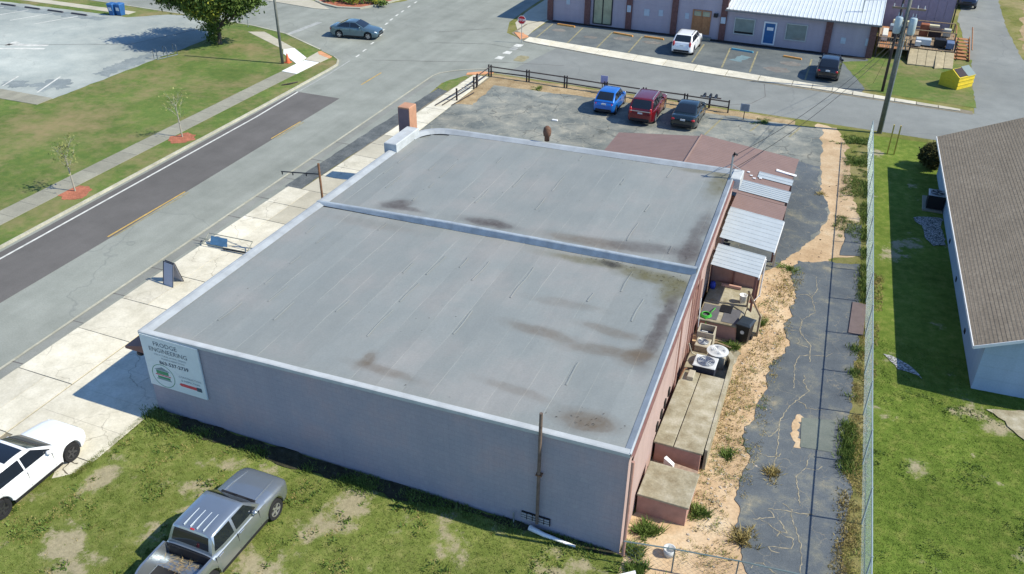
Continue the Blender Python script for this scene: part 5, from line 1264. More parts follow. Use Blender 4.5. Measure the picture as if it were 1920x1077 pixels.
# ------------------------------------------------------------------ right house
hs = thing('house', 'pale blue house with brown shingle roof at the right edge', 'house', (29.35, 13.85, 0), math.atan2(22.2, -1.2) - math.pi / 2)
BLW = wall_mat('pale_blue_stucco', (0.33, 0.43, 0.52), 0.6, 0.06)
def shingle_mat():
    t = NT('brown_shingles')
    oc = t.objpos()
    br = t.n('ShaderNodeTexBrick'); br.inputs['Scale'].default_value = 1.0
    br.inputs['Brick Width'].default_value = 0.30; br.inputs['Row Height'].default_value = 0.145; br.inputs['Mortar Size'].default_value = 0.008
    br.inputs['Color1'].default_value = (0.25, 0.205, 0.15, 1); br.inputs['Color2'].default_value = (0.285, 0.235, 0.172, 1); br.inputs['Mortar'].default_value = (0.18, 0.148, 0.11, 1)
    t.link(t.mapping(oc, (1, 1, 1), (0, 0, R(90))), br.inputs['Vector'])
    c = t.mix(1.0, br.outputs['Color'], t.ramp(t.noise(7, 4, .7, oc), [(0.3, .8), (0.7, 1.15)]), 'MULTIPLY')
    c = t.mix(1.0, c, t.ramp(t.noise(.6, 3, .6, oc), [(0.3, .9), (0.7, 1.08)]), 'MULTIPLY')
    t.bump(br.outputs['Fac'], -0.4, 0.01)
    return t.fin(c, 0.95, 0, 0.1)
SHIN = shingle_mat()
HL, HWd, EZ, PIT = 22.4, 10.0, 2.5, 0.42
MB().box(0, HWd, 0, HL, 0, EZ - .08).build('wall', BLW, hs)
for yy in (0.0, HL):
    MB().add([(0, yy - .001, EZ - .12), (HWd, yy - .001, EZ - .12), (HWd / 2, yy - .001, EZ - .12 + PIT * HWd / 2), (0, yy - .12 if yy else .12, EZ - .12), (HWd, yy - .12 if yy else .12, EZ - .12), (HWd / 2, yy - .12 if yy else .12, EZ - .12 + PIT * HWd / 2)], [(0, 1, 2), (3, 4, 5), (0, 2, 5, 3), (1, 2, 5, 4)]).build('gable_wall', BLW, hs)
mb = MB()
ncr = int((HWd / 2 + .5) / 0.135)
for i in range(ncr):
    xa = -.5 + i * .135; xb = xa + .15
    za = EZ - .02 + PIT * xa + .012; zb = EZ - .02 + PIT * xb
    mb.add([(xa, -.4, za - .008), (xa, HL + .4, za - .008), (xa, HL + .4, za), (xa, -.4, za), (xb, -.4, zb + .004), (xb, HL + .4, zb + .004)], [(0, 1, 2, 3), (3, 2, 5, 4)])
mb.build('roof_slope', SHIN, hs, fix=False)
mb = MB(); mb.add([(HWd + .5, -.4, EZ - .2), (HWd + .5, HL + .4, EZ - .2), (HWd / 2, HL + .4, EZ + PIT * HWd / 2 + .03), (HWd / 2, -.4, EZ + PIT * HWd / 2 + .03)], [(0, 1, 2, 3)]); mb.build('roof_slope', SHIN, hs)
MB().box(-.54, -.505, -.4, HL + .4, EZ - .34, EZ - .21).build('eave_fascia', WHITE, hs)
MB().prism([(-.5, -.43), (HWd / 2, -.43), (HWd / 2, -.40), (-.5, -.40)], [EZ - .34, EZ + PIT * HWd / 2 - .12, EZ + PIT * HWd / 2 - .12, EZ - .34], [EZ - .2, EZ + PIT * HWd / 2 + .02, EZ + PIT * HWd / 2 + .02, EZ - .2]).build('rake_board', WHITE, hs)
MB().add([(-.5, -.38, EZ - .26), (0.0, -.38, EZ - .02), (0.0, HL + .38, EZ - .02), (-.5, HL + .38, EZ - .26)], [(0, 1, 2, 3)]).build('soffit', WHITE, hs)
for y in (5.2, 9.5, 14.5):
    o = bpy.data.objects.new('window', None); COL.objects.link(o); o.parent = hs
    MB().box(-.03, .0, y - .5, y + .5, 1.0, 2.0).build('pane', BLUEGL, o); MB().box(-.045, .0, y - .56, y + .56, .93, 1.0).build('sill', WHITE, o)
for y in (3.8, 8.5, 12.6):
    MB().box(-.03, 0, y - .12, y + .12, .3, .5).build('foundation_vent', DARK, hs)
sheet('gravel_bed', [(27.0, 29.2), (28.3, 29.9), (28.6, 26.5), (27.9, 26.2)], 0.06, GRAVEL, amp=0.2, step=.25)
sheet('gravel_bed', [(26.0, 15.0), (26.6, 14.1), (27.6, 13.7), (27.2, 14.6)], 0.06, GRAVEL, amp=0.2, step=.25)
sheet('gravel_bed', [(29.9, 12.6), (32, 10.2), (33.5, 11.4), (32, 13.5)], 0.07, C_DOCK, amp=0.2, step=.25)
padr = thing('concrete_pad', 'grey concrete pad of the air conditioner by the blue house', 'pad', (27.95, 31.5, 0))
MB().bbox(-.6, .45, -1.0, 1.0, 0, .14, .02).build('slab', C_GREY, padr)
ac_unit('dark round air conditioner on the pad beside the blue house', 27.95, 31.1, .15, .85, .85, .85, BLACK, STEEL, DARK)
tag(MB().bbox(27.75, 28.3, 32.1, 32.45, .15, .45, .03).build('disconnect_box', ACW), 'small grey box behind the air conditioner of the blue house', 'box')

# ------------------------------------------------------------------ poles and wires
up = thing('utility_pole', 'tall grey wooden utility pole with transformers at the right of the side street', 'utility pole', (24.54, 42.15, 0))
POLE = plain('grey_pole_wood', (0.17, 0.175, 0.15), 0.9, var=0.3, scale=4)
MB().tube((0, 0, 0), (-.05, 0, 11), .15, .11, 12).build('pole_shaft', POLE, up, smooth=True)
for sx in (-1, 1):
    t = MB().lathe([(.2, 6.75), (.24, 6.85), (.24, 7.7), (.2, 7.78), (.08, 7.82)], 16, (sx * .42, -.1, 0)).build('transformer', plain('transformer_grey', (0.42, 0.50, 0.52), 0.4, .2, var=0.15), up, smooth=40)
    for k in (-.09, .09):
        MB().tube((sx * .42 + k, -.1, 7.8), (sx * .42 + k, -.1, 8.05), .03, .02).build('bushing', ACW, t)
MB().box(-1.0, 1.0, -.06, .06, 8.25, 8.36).build('crossarm', WOODW, up)
for x in (-.9, -.4, .5, .9):
    MB().tube((x, 0, 8.36), (x, 0, 8.56), .04, .02).build('insulator', ACW, up)
MB().path([(0.16, -.05, 0), (0.15, -.05, 6.8)], .04, 6).build('riser_conduit', STEEL, up)
up2 = thing('utility_pole', 'thinner dark pole behind the transformer pole, on the grass by the deck', 'utility pole', (24.35, 51.3, 0))
MB().tube((0, 0, 0), (0, .0, 9.5), .11, .08, 10).build('pole_shaft', WOODD, up2, smooth=True)
up3 = thing('utility_pole', 'slim grey pole on the left lawn beside the orange cone', 'utility pole', (-20.98, 38.35, .1))
MB().tube((0, 0, 0), (0, 0, 8.5), .12, .09, 12).build('pole_shaft', POLE, up3, smooth=True)
WIRE = plain('black_wire', (0.02, 0.02, 0.022), 0.6)
def wire(lab, a, b, sag, r=.012, n=14):
    a, b = Vector(a), Vector(b)
    pts = [a.lerp(b, i / n) - Vector((0, 0, sag * 4 * (i / n) * (1 - i / n))) for i in range(n + 1)]
    return tag(MB().path(pts, r, 5).build('overhead_wire', WIRE), lab, 'wire')
wire('upper black service wire from the utility pole to the roof mast', (24.5, 42.1, 6.9), (17.7, 21.8, 5.15), .7, .014)
wire('lower black service wire from the utility pole to the roof mast', (24.5, 42.1, 6.5), (17.66, 21.75, 4.4), .7, .014)
wire('guy wire from the transformer pole down to the grass', (24.5, 42.2, 7.6), (23.6, 52.8, .05), .05, .01)
wire('second guy wire from the transformer pole to the deck side', (24.5, 42.2, 7.9), (25.2, 58.9, 1.5), .05, .01)
# chain link fence at the right
cf = thing('chain_link_fence', 'chain link fence between the sandy driveway and the house lawn', 'fence', (25.2, 15, 0))
FB = [(23.95, 39.6), (24.35, 32), (25.0, 19), (25.45, 9.5), (25.85, 1.5), (26.05, -4)]
FH = 1.62
yy = -4.0
fx = lambda v: np.interp(v, [p[1] for p in FB[::-1]], [p[0] for p in FB[::-1]])
GALV = plain('galvanised_mesh', (0.34, 0.42, 0.44), 0.5, .3, var=0.1)
for i in range(16):
    y = [-4, -1.6, 1.4, 4.4, 7.45, 10.4, 13.1, 16.1, 19.1, 22.1, 25.1, 28.1, 31.1, 34.1, 37.0, 39.6][i]
    local(MB().tube((fx(y), y, 0), (fx(y), y, FH + .05), .03, n=8), cf).build('post', GALV, cf)
local(MB().path([(fx(y), y, FH) for y in np.linspace(-4, 39.6, 24)], .024, 6), cf).build('top_rail', GALV, cf)
mb = MB(); sp = .085; ln = 43.6
for sgn in (1, -1):
    k = -FH
    while k < ln:
        t0, t1 = max(k, 0), min(k + FH, ln)
        if t1 > t0:
            pts = []
            for q in (t0, t1):
                z = (q - k) if sgn > 0 else FH - (q - k)
                y = -4 + q
                pts.append((fx(y), y, max(.02, z)))
            mb.tube(pts[0], pts[1], .0015, n=3, cap=False)
        k += sp
m_ = local(mb, cf).build('wire_mesh', GALV, cf, fix=False); m_['kind'] = 'stuff'
pf = thing('pipe_fence', 'low thin pipe fence crossing the weeds at the bottom right', 'fence', (20.5, 1.0, 0))
PG = plain('green_grey_pipe', (0.16, 0.21, 0.21), 0.6, .2, var=0.2)
PF = [(18.75, -.35), (20.3, -.05), (22.2, .25), (24.0, .45), (25.9, .6)]
local(MB().path([(p[0], p[1], 1.05) for p in PF], .025, 6), pf).build('top_rail', PG, pf)
for p in PF[1:-1]:
    local(MB().tube((p[0], p[1], 0), (p[0], p[1], 1.07), .025, n=6), pf).build('post', PG, pf)
mb = MB()
for i in range(len(PF) - 1):
    a, b = Vector((*PF[i], 0)), Vector((*PF[i + 1], 0)); l = (b - a).length; n = int((l + 1) / .2)
    for k in range(n):
        for sgn in (1, -1):
            t0 = -1 + k * .2
            s0, s1 = max(0, t0), min(l, t0 + 1)
            if s1 > s0:
                z0, z1 = (s0 - t0, s1 - t0) if sgn > 0 else (1 - s0 + t0, 1 - s1 + t0)
                p0, p1 = a.lerp(b, s0 / l), a.lerp(b, s1 / l)
                mb.tube((p0.x, p0.y, z0), (p1.x, p1.y, z1), .003, n=3, cap=False)
m_ = local(mb, pf).build('wire_mesh', PG, pf, fix=False); m_['kind'] = 'stuff'
# black timber rail fence round the near lot
rf = thing('rail_fence', 'black timber post and rail fence along the side street', 'fence', (5, 42.3, 0))
RX = [(-4.45, 42.45), (-1.25, 42.45), (1.9, 42.3), (5.1, 42.2), (8.1, 42.1), (11.2, 42.0), (14.35, 41.85)]
for i, (x, y) in enumerate(RX):
    for o in ((-.08, .12) if i < 6 else (0,)):
        local(MB().box(x + o - .045, x + o + .045, y - .045, y + .045, 0, .95), rf).build('post', WOODD, rf)
for i in range(len(RX) - 1):
    for z in (.38, .78):
        a, b = RX[i], RX[i + 1]
        local(MB().path([(a[0], a[1] + .06, z), (b[0], b[1] + .06, z + random.uniform(-.04, .04))], .05, 4), rf).build('rail', WOODD, rf)
rf2 = thing('rail_fence', 'broken dark timber rail fence along the sidewalk corner', 'fence', (-4.4, 39, 0))
for x, y in ((-4.4, 36.3), (-4.35, 39.2), (-4.3, 39.6), (-4.42, 40.0)):
    local(MB().box(x - .05, x + .05, y - .05, y + .05, 0, .95), rf2).build('post', WOODD, rf2)
for a, b in (((-5.3, 34.6, .12), (-4.4, 39.3, .55)), ((-4.9, 34.9, .08), (-4.35, 39.2, .35)), ((-4.4, 39.3, .78), (-4.4, 42.3, .8)), ((-4.4, 39.3, .4), (-4.4, 42.3, .38)), ((-4.3, 35.2, .05), (-3.9, 38.2, .1))):
    local(MB().path([a, b], .05, 4), rf2).build('rail', WOODD, rf2)
for i, x in enumerate((12.5, 12.92, 13.32)):
    m = thing('mailbox', '%s of the three black mailboxes on the rail fence' % ('left', 'middle', 'right')[i], 'mailbox', (x, 42.25, .86), 0, 'mailboxes on the rail fence')
    MB().loft([[(-.09, -.2, 0), (.09, -.2, 0), (.09, -.2, .14), (.05, -.2, .2), (-.05, -.2, .2), (-.09, -.2, .14)], [(-.09, .2, 0), (.09, .2, 0), (.09, .2, .14), (.05, .2, .2), (-.05, .2, .2), (-.09, .2, .14)]]).build('box_shell', BLACK, m)
    MB().box(-.08, .08, -.21, -.2, .01, .15).build('door', plain('mail_door', (0.3, 0.3, 0.3), 0.5), m)
tag(MB().box(12.2, 13.7, 42.15, 42.35, .82, .858).build('mailbox_shelf', WOODD), 'narrow dark shelf carrying the mailboxes on the fence', 'shelf')
tag(MB().box(12.85, 12.98, 42.2, 42.3, 0, .82).build('mailbox_post', WOODD), 'dark post below the mailbox shelf', 'post')
# signs
def post_sign(lab, x, y, h, w, sh, m, posts=(0,), rot=0.0, z=0.02, nm='post_sign'):
    s = thing(nm, lab, 'sign', (x, y, z), rot)
    for p in posts:
        MB().box(p - .025, p + .025, .0, .05, 0, h - .05).build('post', STEEL if nm != 'lot_sign' else WOODD, s)
    MB().box(-w / 2, w / 2, -.03, -.004, h - sh, h).build('panel', m, s)
    return s
SB = plain('pale_violet_sign', (0.45, 0.42, 0.60), 0.5, var=0.1)
post_sign('pale violet sign standing behind the blue hatchback at the fence', 4.88, 42.55, 1.25, .55, .6, SB, (-.14, .14), nm='lot_sign')
s_ = post_sign('grey notice sign right of the rail fence end', 15.6, 40.95, 1.15, .62, .55, plain('grey_sign', (0.42, 0.42, 0.42), 0.5, var=0.1), (0,), nm='lot_sign')
for k in range(5):
    MB().box(-.24, .24, -.034, -.031, .68 + k * .085, .71 + k * .085).build('lettering_line', INK, s_)
st = thing('stop_sign', 'red octagonal stop sign at the far street corner', 'stop sign', (-5.56, 51.95, .03), R(12))
MB().tube((0, .03, 0), (0, .03, 2.3), .03).build('post', STEEL, st)
oc = [(.38 * math.cos(R(22.5 + 45 * k)), .38 * math.sin(R(22.5 + 45 * k))) for k in range(8)]
MB().loft([[(x, -.01, 2.0 + z) for x, z in oc], [(x, .01, 2.0 + z) for x, z in oc]]).build('border', WHITE, st)
MB().loft([[(x * .92, -.015, 2.0 + z * .92) for x, z in oc], [(x * .92, -.011, 2.0 + z * .92) for x, z in oc]]).build('face', plain('sign_face_red', (0.55, 0.02, 0.03), 0.4), st)
text('STOP', .28, (0, -.02, 1.90), WHITE, st, bold=.008)
# front tower sign, bracket pole, sandwich board, lying frame
tw = thing('sign_tower', 'orange brown box shaped sign tower at the far front corner of the flat roof', 'sign tower', (-.75, 22.3, 0))
TWM = plain('tower_orange', (0.46, 0.245, 0.15), 0.7, var=0.15)
MB().bbox(-.36, .36, -.42, .42, 0, 4.85, .03).build('shaft', TWM, tw)
MB().box(-.33, .33, -.435, -.422, .6, 4.75).build('face_panel', plain('tower_dark', (0.20, 0.14, 0.15), 0.6, var=0.15), tw)
pl = thing('sign_bracket_pole', 'rusty pole with a long empty sign bracket at the middle of the front wall', 'pole', (-.3, 12.7, 0))
MB().tube((0, 0, 0), (-.02, 0, 5.2), .055, n=8).build('shaft', RUST, pl)
MB().path([(0, 0, 4.65), (-2.5, .35, 4.2)], .03, 6).build('arm', BLACK, pl)
for q in (.35, .7, .98):
    MB().path([(-2.5 * q, .35 * q, 4.65 - .45 * q), (-2.5 * q, .35 * q, 4.5 - .45 * q)], .03, 5).build('hook', BLACK, pl)
ab = thing('sandwich_board', 'folding sandwich board standing on the bright front sidewalk', 'sandwich board', (-5.85, 7.72, .055), R(-8))
BRD = plain('board_pale', (0.40, 0.41, 0.47), 0.6, var=0.1)
for s in (-1, 1):
    leg = MB().add([(-.33, s * .30, 0), (.33, s * .30, 0), (.33, s * .02, 1.1), (-.33, s * .02, 1.1), (-.33, s * .33, .0), (.33, s * .33, .0), (.33, s * .05, 1.1), (-.33, s * .05, 1.1)], [(0, 1, 2, 3), (4, 5, 6, 7), (0, 1, 5, 4), (1, 2, 6, 5), (2, 3, 7, 6), (3, 0, 4, 7)]).build('panel', BRD, ab)
    for x in (-.33, .33):
        MB().path([(x, s * .33, 0), (x, s * .05, 1.12)], .022, 4).build('frame_side', BLACK, leg)
    MB().path([(-.33, s * .05, 1.12), (.33, s * .05, 1.12)], .022, 4).build('frame_top', BLACK, leg)
fr_ = thing('banner_stand', 'thin metal stand with a blue banner lying across the front sidewalk', 'banner stand', (-5.8, 11.55, .06), R(3))
FM = plain('frame_metal', (0.25, 0.26, 0.22), 0.6, .3, var=0.2)
for a, b in (((-1.4, -.28, .12), (1.5, -.25, .12)), ((-1.15, .32, .45), (1.5, .3, .45)), ((-1.5, -.05, .3), (-.9, -.05, .3)), ((-1.15, -.28, .12), (-1.15, .32, .45)), ((1.5, -.25, .12), (1.5, .3, .45))):
    MB().path([a, b], .022, 5).build('frame_bar', FM, fr_)
MB().path([(.1, -.33, .1), (1.5, -.3, .1)], .045, 5).build('thick_bar', BLACK, fr_)
MB().grid([[(-.75 + .35 * i, -.22, .14 + .02 * (i % 2)) for i in range(4)], [(-.85 + .33 * i, .02, .28 - .03 * (i % 2)) for i in range(4)], [(-.95 + .33 * i, .22, .38) for i in range(4)]]).build('banner', plain('blue_banner', (0.05, 0.13, 0.24), 0.8, var=0.3), fr_, smooth=True)
# left side small things
cn = thing('traffic_cone', 'orange traffic cone beside the slim pole on the left lawn', 'traffic cone', (-20.75, 38.75, .1))
OC = plain('cone_orange', (0.62, 0.13, 0.05), 0.6)
MB().lathe([(.2, .03), (.05, .72), (.04, .74)], 14).build('cone_body', OC, cn, smooth=40)
MB().bbox(-.24, .24, -.24, .24, 0, .04, .01).build('base', OC, cn)
for i, (x, y) in enumerate(((-44.35, 44.5), (-43.7, 44.75))):
    b = thing('recycling_bin', '%s blue bin at the edge of the left parking lot' % ('left', 'right')[i], 'bin', (x, y, .11), 0, 'blue bins of the left lot')
    BB = plain('bin_blue', (0.03, 0.12, 0.32), 0.5, var=0.2)
    MB().loft([[(-.25, -.27, 0), (.25, -.27, 0), (.25, .27, 0), (-.25, .27, 0)], [(-.32, -.36, 1.0), (.32, -.36, 1.0), (.32, .36, 1.0), (-.32, .36, 1.0)]]).build('bin_body', BB, b)
    MB().loft([[(-.34, -.4, 1.0), (.34, -.4, 1.0), (.34, .4, 1.0), (-.34, .4, 1.0)], [(-.28, -.3, 1.1), (.28, -.3, 1.1), (.28, .3, 1.1), (-.28, .3, 1.1)]]).build('lid', BB, b)
    MB().box(-.18, .18, -.35, -.32, .45, .75).build('decal', PLATE, b)
rk = thing('bicycle_rack', 'dark tubular bicycle rack at the corner of the left parking lot', 'bicycle rack', (-30.8, 36.0, .11), R(72))
for x in (-.9, 0, .9):
    MB().path([(x, -.28, 0), (x, -.28, .7), (x, -.2, .82), (x, .2, .82), (x, .28, .7), (x, .28, 0)], .028, 6).build('hoop', plain('rack_steel', (0.10, 0.13, 0.16), 0.5, .4), rk)
for y in (-.28, .28):
    MB().path([(-.95, y, .03), (.95, y, .03)], .03, 6).build('base_rail', MATS['rack_steel'], rk)
post_sign('small white street sign by the far left crossing', -30.2, 46.2, 1.3, .3, .6, WHITE, (0,), R(20), .1)
for i, x in enumerate((25.2, 25.6)):
    tag(MB().box(x - .04, x + .04, 38.4, 38.48, 0, 2.0).build('marker_post', plain('yellow_marker', (0.60, 0.44, 0.08), 0.6)), '%s yellow marker post at the top of the house lawn' % ('left', 'right')[i], 'marker post', 'yellow marker posts')
tag(MB().bbox(24.42, 25.05, 16.05, 18.8, .05, .08, .01).build('brown_mat', plain('brown_sheet', (0.17, 0.13, 0.12), 0.8, var=0.2)), 'long brown sheet lying on the slabs against the chain link fence', 'sheet')
tag(MB().prism([(18.9, -1.6), (19.4, -1.2), (19.35, -1.1), (18.85, -1.5)], 0, .8).build('white_panel', WHITE), 'white panel leaning at the bottom edge by the weeds', 'panel')
# ------------------------------------------------------------------ vegetation
rng = np.random.default_rng(5)
def leafmat(name, c1, c2, c3, scale=1.2):
    t = NT(name)
    c = t.ramp(t.noise(scale, 5, .7), [(0.3, c1), (0.52, c2), (0.72, c3)])
    c = t.mix(1.0, c, t.ramp(t.noise(25, 2, .6), [(0.3, .75), (0.7, 1.25)]), 'MULTIPLY')
    t.fin(c, 0.7, 0, 0.2)
    return t.m
def tri_mesh(name, V, mat, parent=None):
    """V: (n,3,3) triangles"""
    n = len(V)
    me = bpy.data.meshes.new(name)
    me.vertices.add(n * 3); me.vertices.foreach_set('co', V.reshape(-1).astype(np.float32))
    me.loops.add(n * 3); me.loops.foreach_set('vertex_index', np.arange(n * 3, dtype=np.int32))
    me.polygons.add(n); me.polygons.foreach_set('loop_start', np.arange(0, n * 3, 3, dtype=np.int32))
    me.update(calc_edges=True); me.validate()
    me.materials.append(mat)
    return link(name, me, parent)
def blades(x, y, z, h, w, lean=.6):
    n = len(x)
    a = rng.uniform(0, 2 * np.pi, n); b = rng.uniform(0, 2 * np.pi, n)
    hh = h * rng.uniform(.5, 1.3, n); l = hh * lean * rng.uniform(.2, 1.2, n)
    P = np.empty((n, 3, 3))
    P[:, 0] = np.stack([x + np.cos(a) * w / 2, y + np.sin(a) * w / 2, z], 1)
    P[:, 1] = np.stack([x - np.cos(a) * w / 2, y - np.sin(a) * w / 2, z], 1)
    P[:, 2] = np.stack([x + np.cos(b) * l, y + np.sin(b) * l, z + hh], 1)
    return P
GB = leafmat('grass_blades', (0.05, 0.10, 0.014), (0.125, 0.19, 0.032), (0.26, 0.265, 0.08), .9)
WB = leafmat('weed_blades', (0.07, 0.12, 0.02), (0.13, 0.19, 0.04), (0.25, 0.26, 0.08), 1.4)
DB = leafmat('dry_blades', (0.22, 0.17, 0.06), (0.34, 0.27, 0.10), (0.44, 0.36, 0.17), 1.4)
GO = leafmat('olive_grass_blades', (0.065, 0.105, 0.016), (0.15, 0.19, 0.04), (0.29, 0.275, 0.10), .9)
def lawn_blades(V, B, n, h, w, lab, xr, yr_, mat=GB):
    sel = (V[:, 0] > xr[0]) & (V[:, 0] < xr[1]) & (V[:, 1] > yr_[0]) & (V[:, 1] < yr_[1])
    V = V[sel]; B = B[sel]
    p = np.clip(1.0 - B * 1.5, 0.02, 1); p = p / p.sum()
    # tufts
    k = rng.choice(len(V), n, p=p)
    c = V[k] + rng.normal(0, .06, (n, 3)) * [1, 1, 0]
    T = []
    for _ in range(4):
        q = c + rng.normal(0, .035, c.shape) * [1, 1, 0]
        T.append(blades(q[:, 0], q[:, 1], q[:, 2] - .01, h, w))
    stuff(tri_mesh('grass', np.concatenate(T), mat), lab, 'grass')
lawn_blades(NLV, NLB, 30000, .045, .03, 'short green grass of the lawn along the shaded wall', (-3.4, 18.7), (-10, -.05), GO)
lawn_blades(RLV, RLB, 34000, .03, .03, 'short green grass of the lawn beside the blue house', (25.4, 34), (-1, 16))
def clump(x, y, r, n, h, mat, lab, w=.05, lean=.9, z=.01, cat='weeds'):
    """a ragged stand of weeds: many small tufts of uneven height"""
    k = max(8, n // 22)
    a = rng.uniform(0, 2 * np.pi, k); d = r * np.abs(rng.normal(0, .45, k))
    cx, cy = x + d * np.cos(a), y + d * np.sin(a) * rng.uniform(.7, 1.3)
    hh = h * rng.uniform(.35, 1.25, k) * (1 - .45 * np.clip(d / r / 1.3, 0, 1))
    T = []
    for i in range(k):
        m = int(rng.integers(14, 30))
        px, py = cx[i] + rng.normal(0, .06, m), cy[i] + rng.normal(0, .06, m)
        P = blades(px, py, np.full(m, z), hh[i], w, lean)
        P[:, 2, 0] += (px - cx[i]) * 1.2; P[:, 2, 1] += (py - cy[i]) * 1.2
        T.append(P)
    o = tri_mesh('weed_clump', np.concatenate(T), mat)
    tag(o, lab, cat)
    return o
CL = [(19.1, 1.35, .55, 700, .5, WB, 'tall green weeds at the foot of the nearest dock'), (20.6, 2.7, .55, 600, .4, WB, 'green weeds at the outer corner of the nearest dock'), (18.95, .25, .55, 800, .45, WB, 'green weeds against the near building corner'),
      (19.3, -.5, .6, 900, .4, WB, 'dense dark weeds right of the near building corner'), (19.9, 12.9, .38, 450, .5, WB, 'bright green weeds in front of the trash cart'), (21.3, 20.9, .6, 500, .22, WB, 'low green weeds on the sand at the bend of the driveway'), (22.6, 5.6, .35, 350, .35, DB, 'yellow weed tuft on the cracked driveway'), (22.1, 2.2, .5, 600, .4, DB, 'tan dry grass tuft at the pipe fence'), (20.9, 6.0, .4, 300, .3, WB, 'green weed tuft on the sand below the long dock'), (18.9, 12.9, .5, 400, .25, WB, 'dark weeds below the loading porch wall'),
      (19.6, 13.1, .4, 350, .22, WB, 'weedy debris patch in front of the loading porch'), (17.0, 41.0, .7, 500, .25, WB, 'green tuft right of the grey notice sign'), (23.3, 40.0, 1.0, 1800, .35, WB, 'green weeds at the top of the sandy strip'), (23.5, 36.3, .8, 1200, .28, WB, 'green weeds beside the chain link fence top'), (0.1, 41.2, .6, 300, .2, WB, 'grass tuft at the rail fence left of the lot'),
      (21.9, 30.5, .3, 160, .2, DB, 'small tuft on the sandy strip'), (20.75, 15.3, .4, 300, .35, WB, 'weeds by the wooden handrail')]
for c in CL:
    clump(c[0], c[1], c[2] * 1.2, c[3], c[4] * .6, c[5], c[6], w=.045)
CL_DONE = True
# weeds along the chain link fence and the foot of the wall
def band(pts, n, spread, h, mat, lab, w=.035, zz=.03):
    T = []
    P = np.array(pts, float)
    seg_ = rng.integers(0, len(P) - 1, n); u = rng.uniform(0, 1, n)
    c = P[seg_] * (1 - u[:, None]) + P[seg_ + 1] * u[:, None]
    dens = np.array([mnoise.noise((x * .9, y * .9, 6)) for x, y in c])
    c = c[dens > -.12] + rng.normal(0, spread, (int((dens > -.12).sum()), 2))
    T = blades(c[:, 0], c[:, 1], np.full(len(c), zz), h, w, .8)
    return stuff(tri_mesh('weed_band', T, mat), lab, 'weeds')
band([(25.05, 6), (24.95, 9), (24.9, 12), (24.85, 15)], 5000, .17, .2, WB, 'weeds growing between the slabs and the chain link fence')
band([(25.6, -1), (25.3, 3), (25.1, 6)], 1600, .17, .10, DB, 'dry weeds along the lower end of the chain link fence')
band([(24.9, 19), (24.75, 23), (24.5, 28), (24.2, 34)], 5000, .15, .2, WB, 'weeds along the upper chain link fence')
band([(0.1, -.5), (6, -.62), (10, -.6)], 7000, .17, .13, WB, 'weed fringe along the left foot of the shaded wall', zz=.03)
band([(9, -.35), (13, -.3), (18.5, -.25)], 5000, .2, .11, WB, 'weed fringe along the right foot of the shaded wall', zz=.03)
band([(-.05, -.2), (.5, -.7), (1.2, -.9)], 1500, .24, .16, WB, 'bright weeds at the lower left wall corner', zz=.03)
band([(20.2, 1.2), (20.7, 5), (20.4, 9), (21, 12), (20.9, 16), (21.2, 20)], 2600, .35, .12, DB, 'scattered dry weeds on the sand behind the docks', zz=.01)
# broad leaved weeds, straw and litter in the lawn
def scatter(n, xr, yr_, h, w, mat, lab, thr):
    c = np.stack([rng.uniform(*xr, n), rng.uniform(*yr_, n)], 1)
    k = np.array([mnoise.noise((x * .7, y * .7, 12)) + .6 * mnoise.noise((x * 2.1, y * 2.1, 4)) for x, y in c])
    c = c[(k > thr) & ~((c[:, 0] < 0.1) & (c[:, 1] > -4.6))]
    T = []
    for _ in range(6):
        q = c + rng.normal(0, .06, c.shape)
        T.append(blades(q[:, 0], q[:, 1], np.full(len(q), .03), h, w, 1.3))
    stuff(tri_mesh('weed_patch', np.concatenate(T), mat), lab, 'weeds')
LW = leafmat('broad_weed_leaves', (0.055, 0.10, 0.018), (0.10, 0.155, 0.03), (0.16, 0.21, 0.045), 1.0)
scatter(4500, (-2.5, 18.5), (-9, -.1), .09, .07, LW, 'dark broad leaved weeds scattered in the lawn by the wall', .22)
scatter(5000, (-2.5, 18.5), (-9, -.1), .05, .03, DB, 'dry straw tufts scattered in the lawn by the wall', .15)
scatter(5000, (25.6, 34), (-1, 15), .05, .05, LW, 'dark weeds scattered in the lawn beside the blue house', .25)
scatter(1500, (20.2, 22.0), (.2, 21), .06, .025, DB, 'thin dry grass scattered on the sand behind the docks', -.2)
scatter(900, (20.2, 21.8), (.2, 21), .06, .03, WB, 'thin green grass scattered on the sand behind the docks', .1)
scatter(2600, (22.9, 24.3), (25, 41.5), .08, .03, WB, 'green grass invading the upper sandy strip', .05)
scatter(2200, (24.9, 25.7), (-2, 22), .07, .03, DB, 'dry grass between the driveway and the chain link fence', -.1)
# stones and litter on the sand
SM = plain('pale_pebble', (0.48, 0.42, 0.34), 0.9, var=0.4, scale=8)
P = MB()
for i in range(220):
    y = random.uniform(0.5, 20); x = random.uniform(20.4, 21.6) if random.random() < .8 else random.uniform(20.3, 22.2)
    s = random.uniform(.02, .07)
    P.ell((x, y, .01), s, s * .8, s * .6, 5, 4)
stuff(P.build('pebbles', SM, fix=False), 'scattered pebbles on the sandy strip', 'pebbles')
DK = plain('dark_litter', (0.05, 0.04, 0.03), 0.9); P = MB()
for i in range(160):
    y = random.uniform(1, 38); x = np.interp(y, [1, 20, 30, 38], [21, 21.2, 23, 23.4]) + random.gauss(0, .5); s = random.uniform(.02, .06)
    P.ell((x, y, .01), s, s * .7, s * .4, 5, 4)
stuff(P.build('leaf_litter', DK, fix=False), 'dark leaf litter on the sandy strip', 'litter')

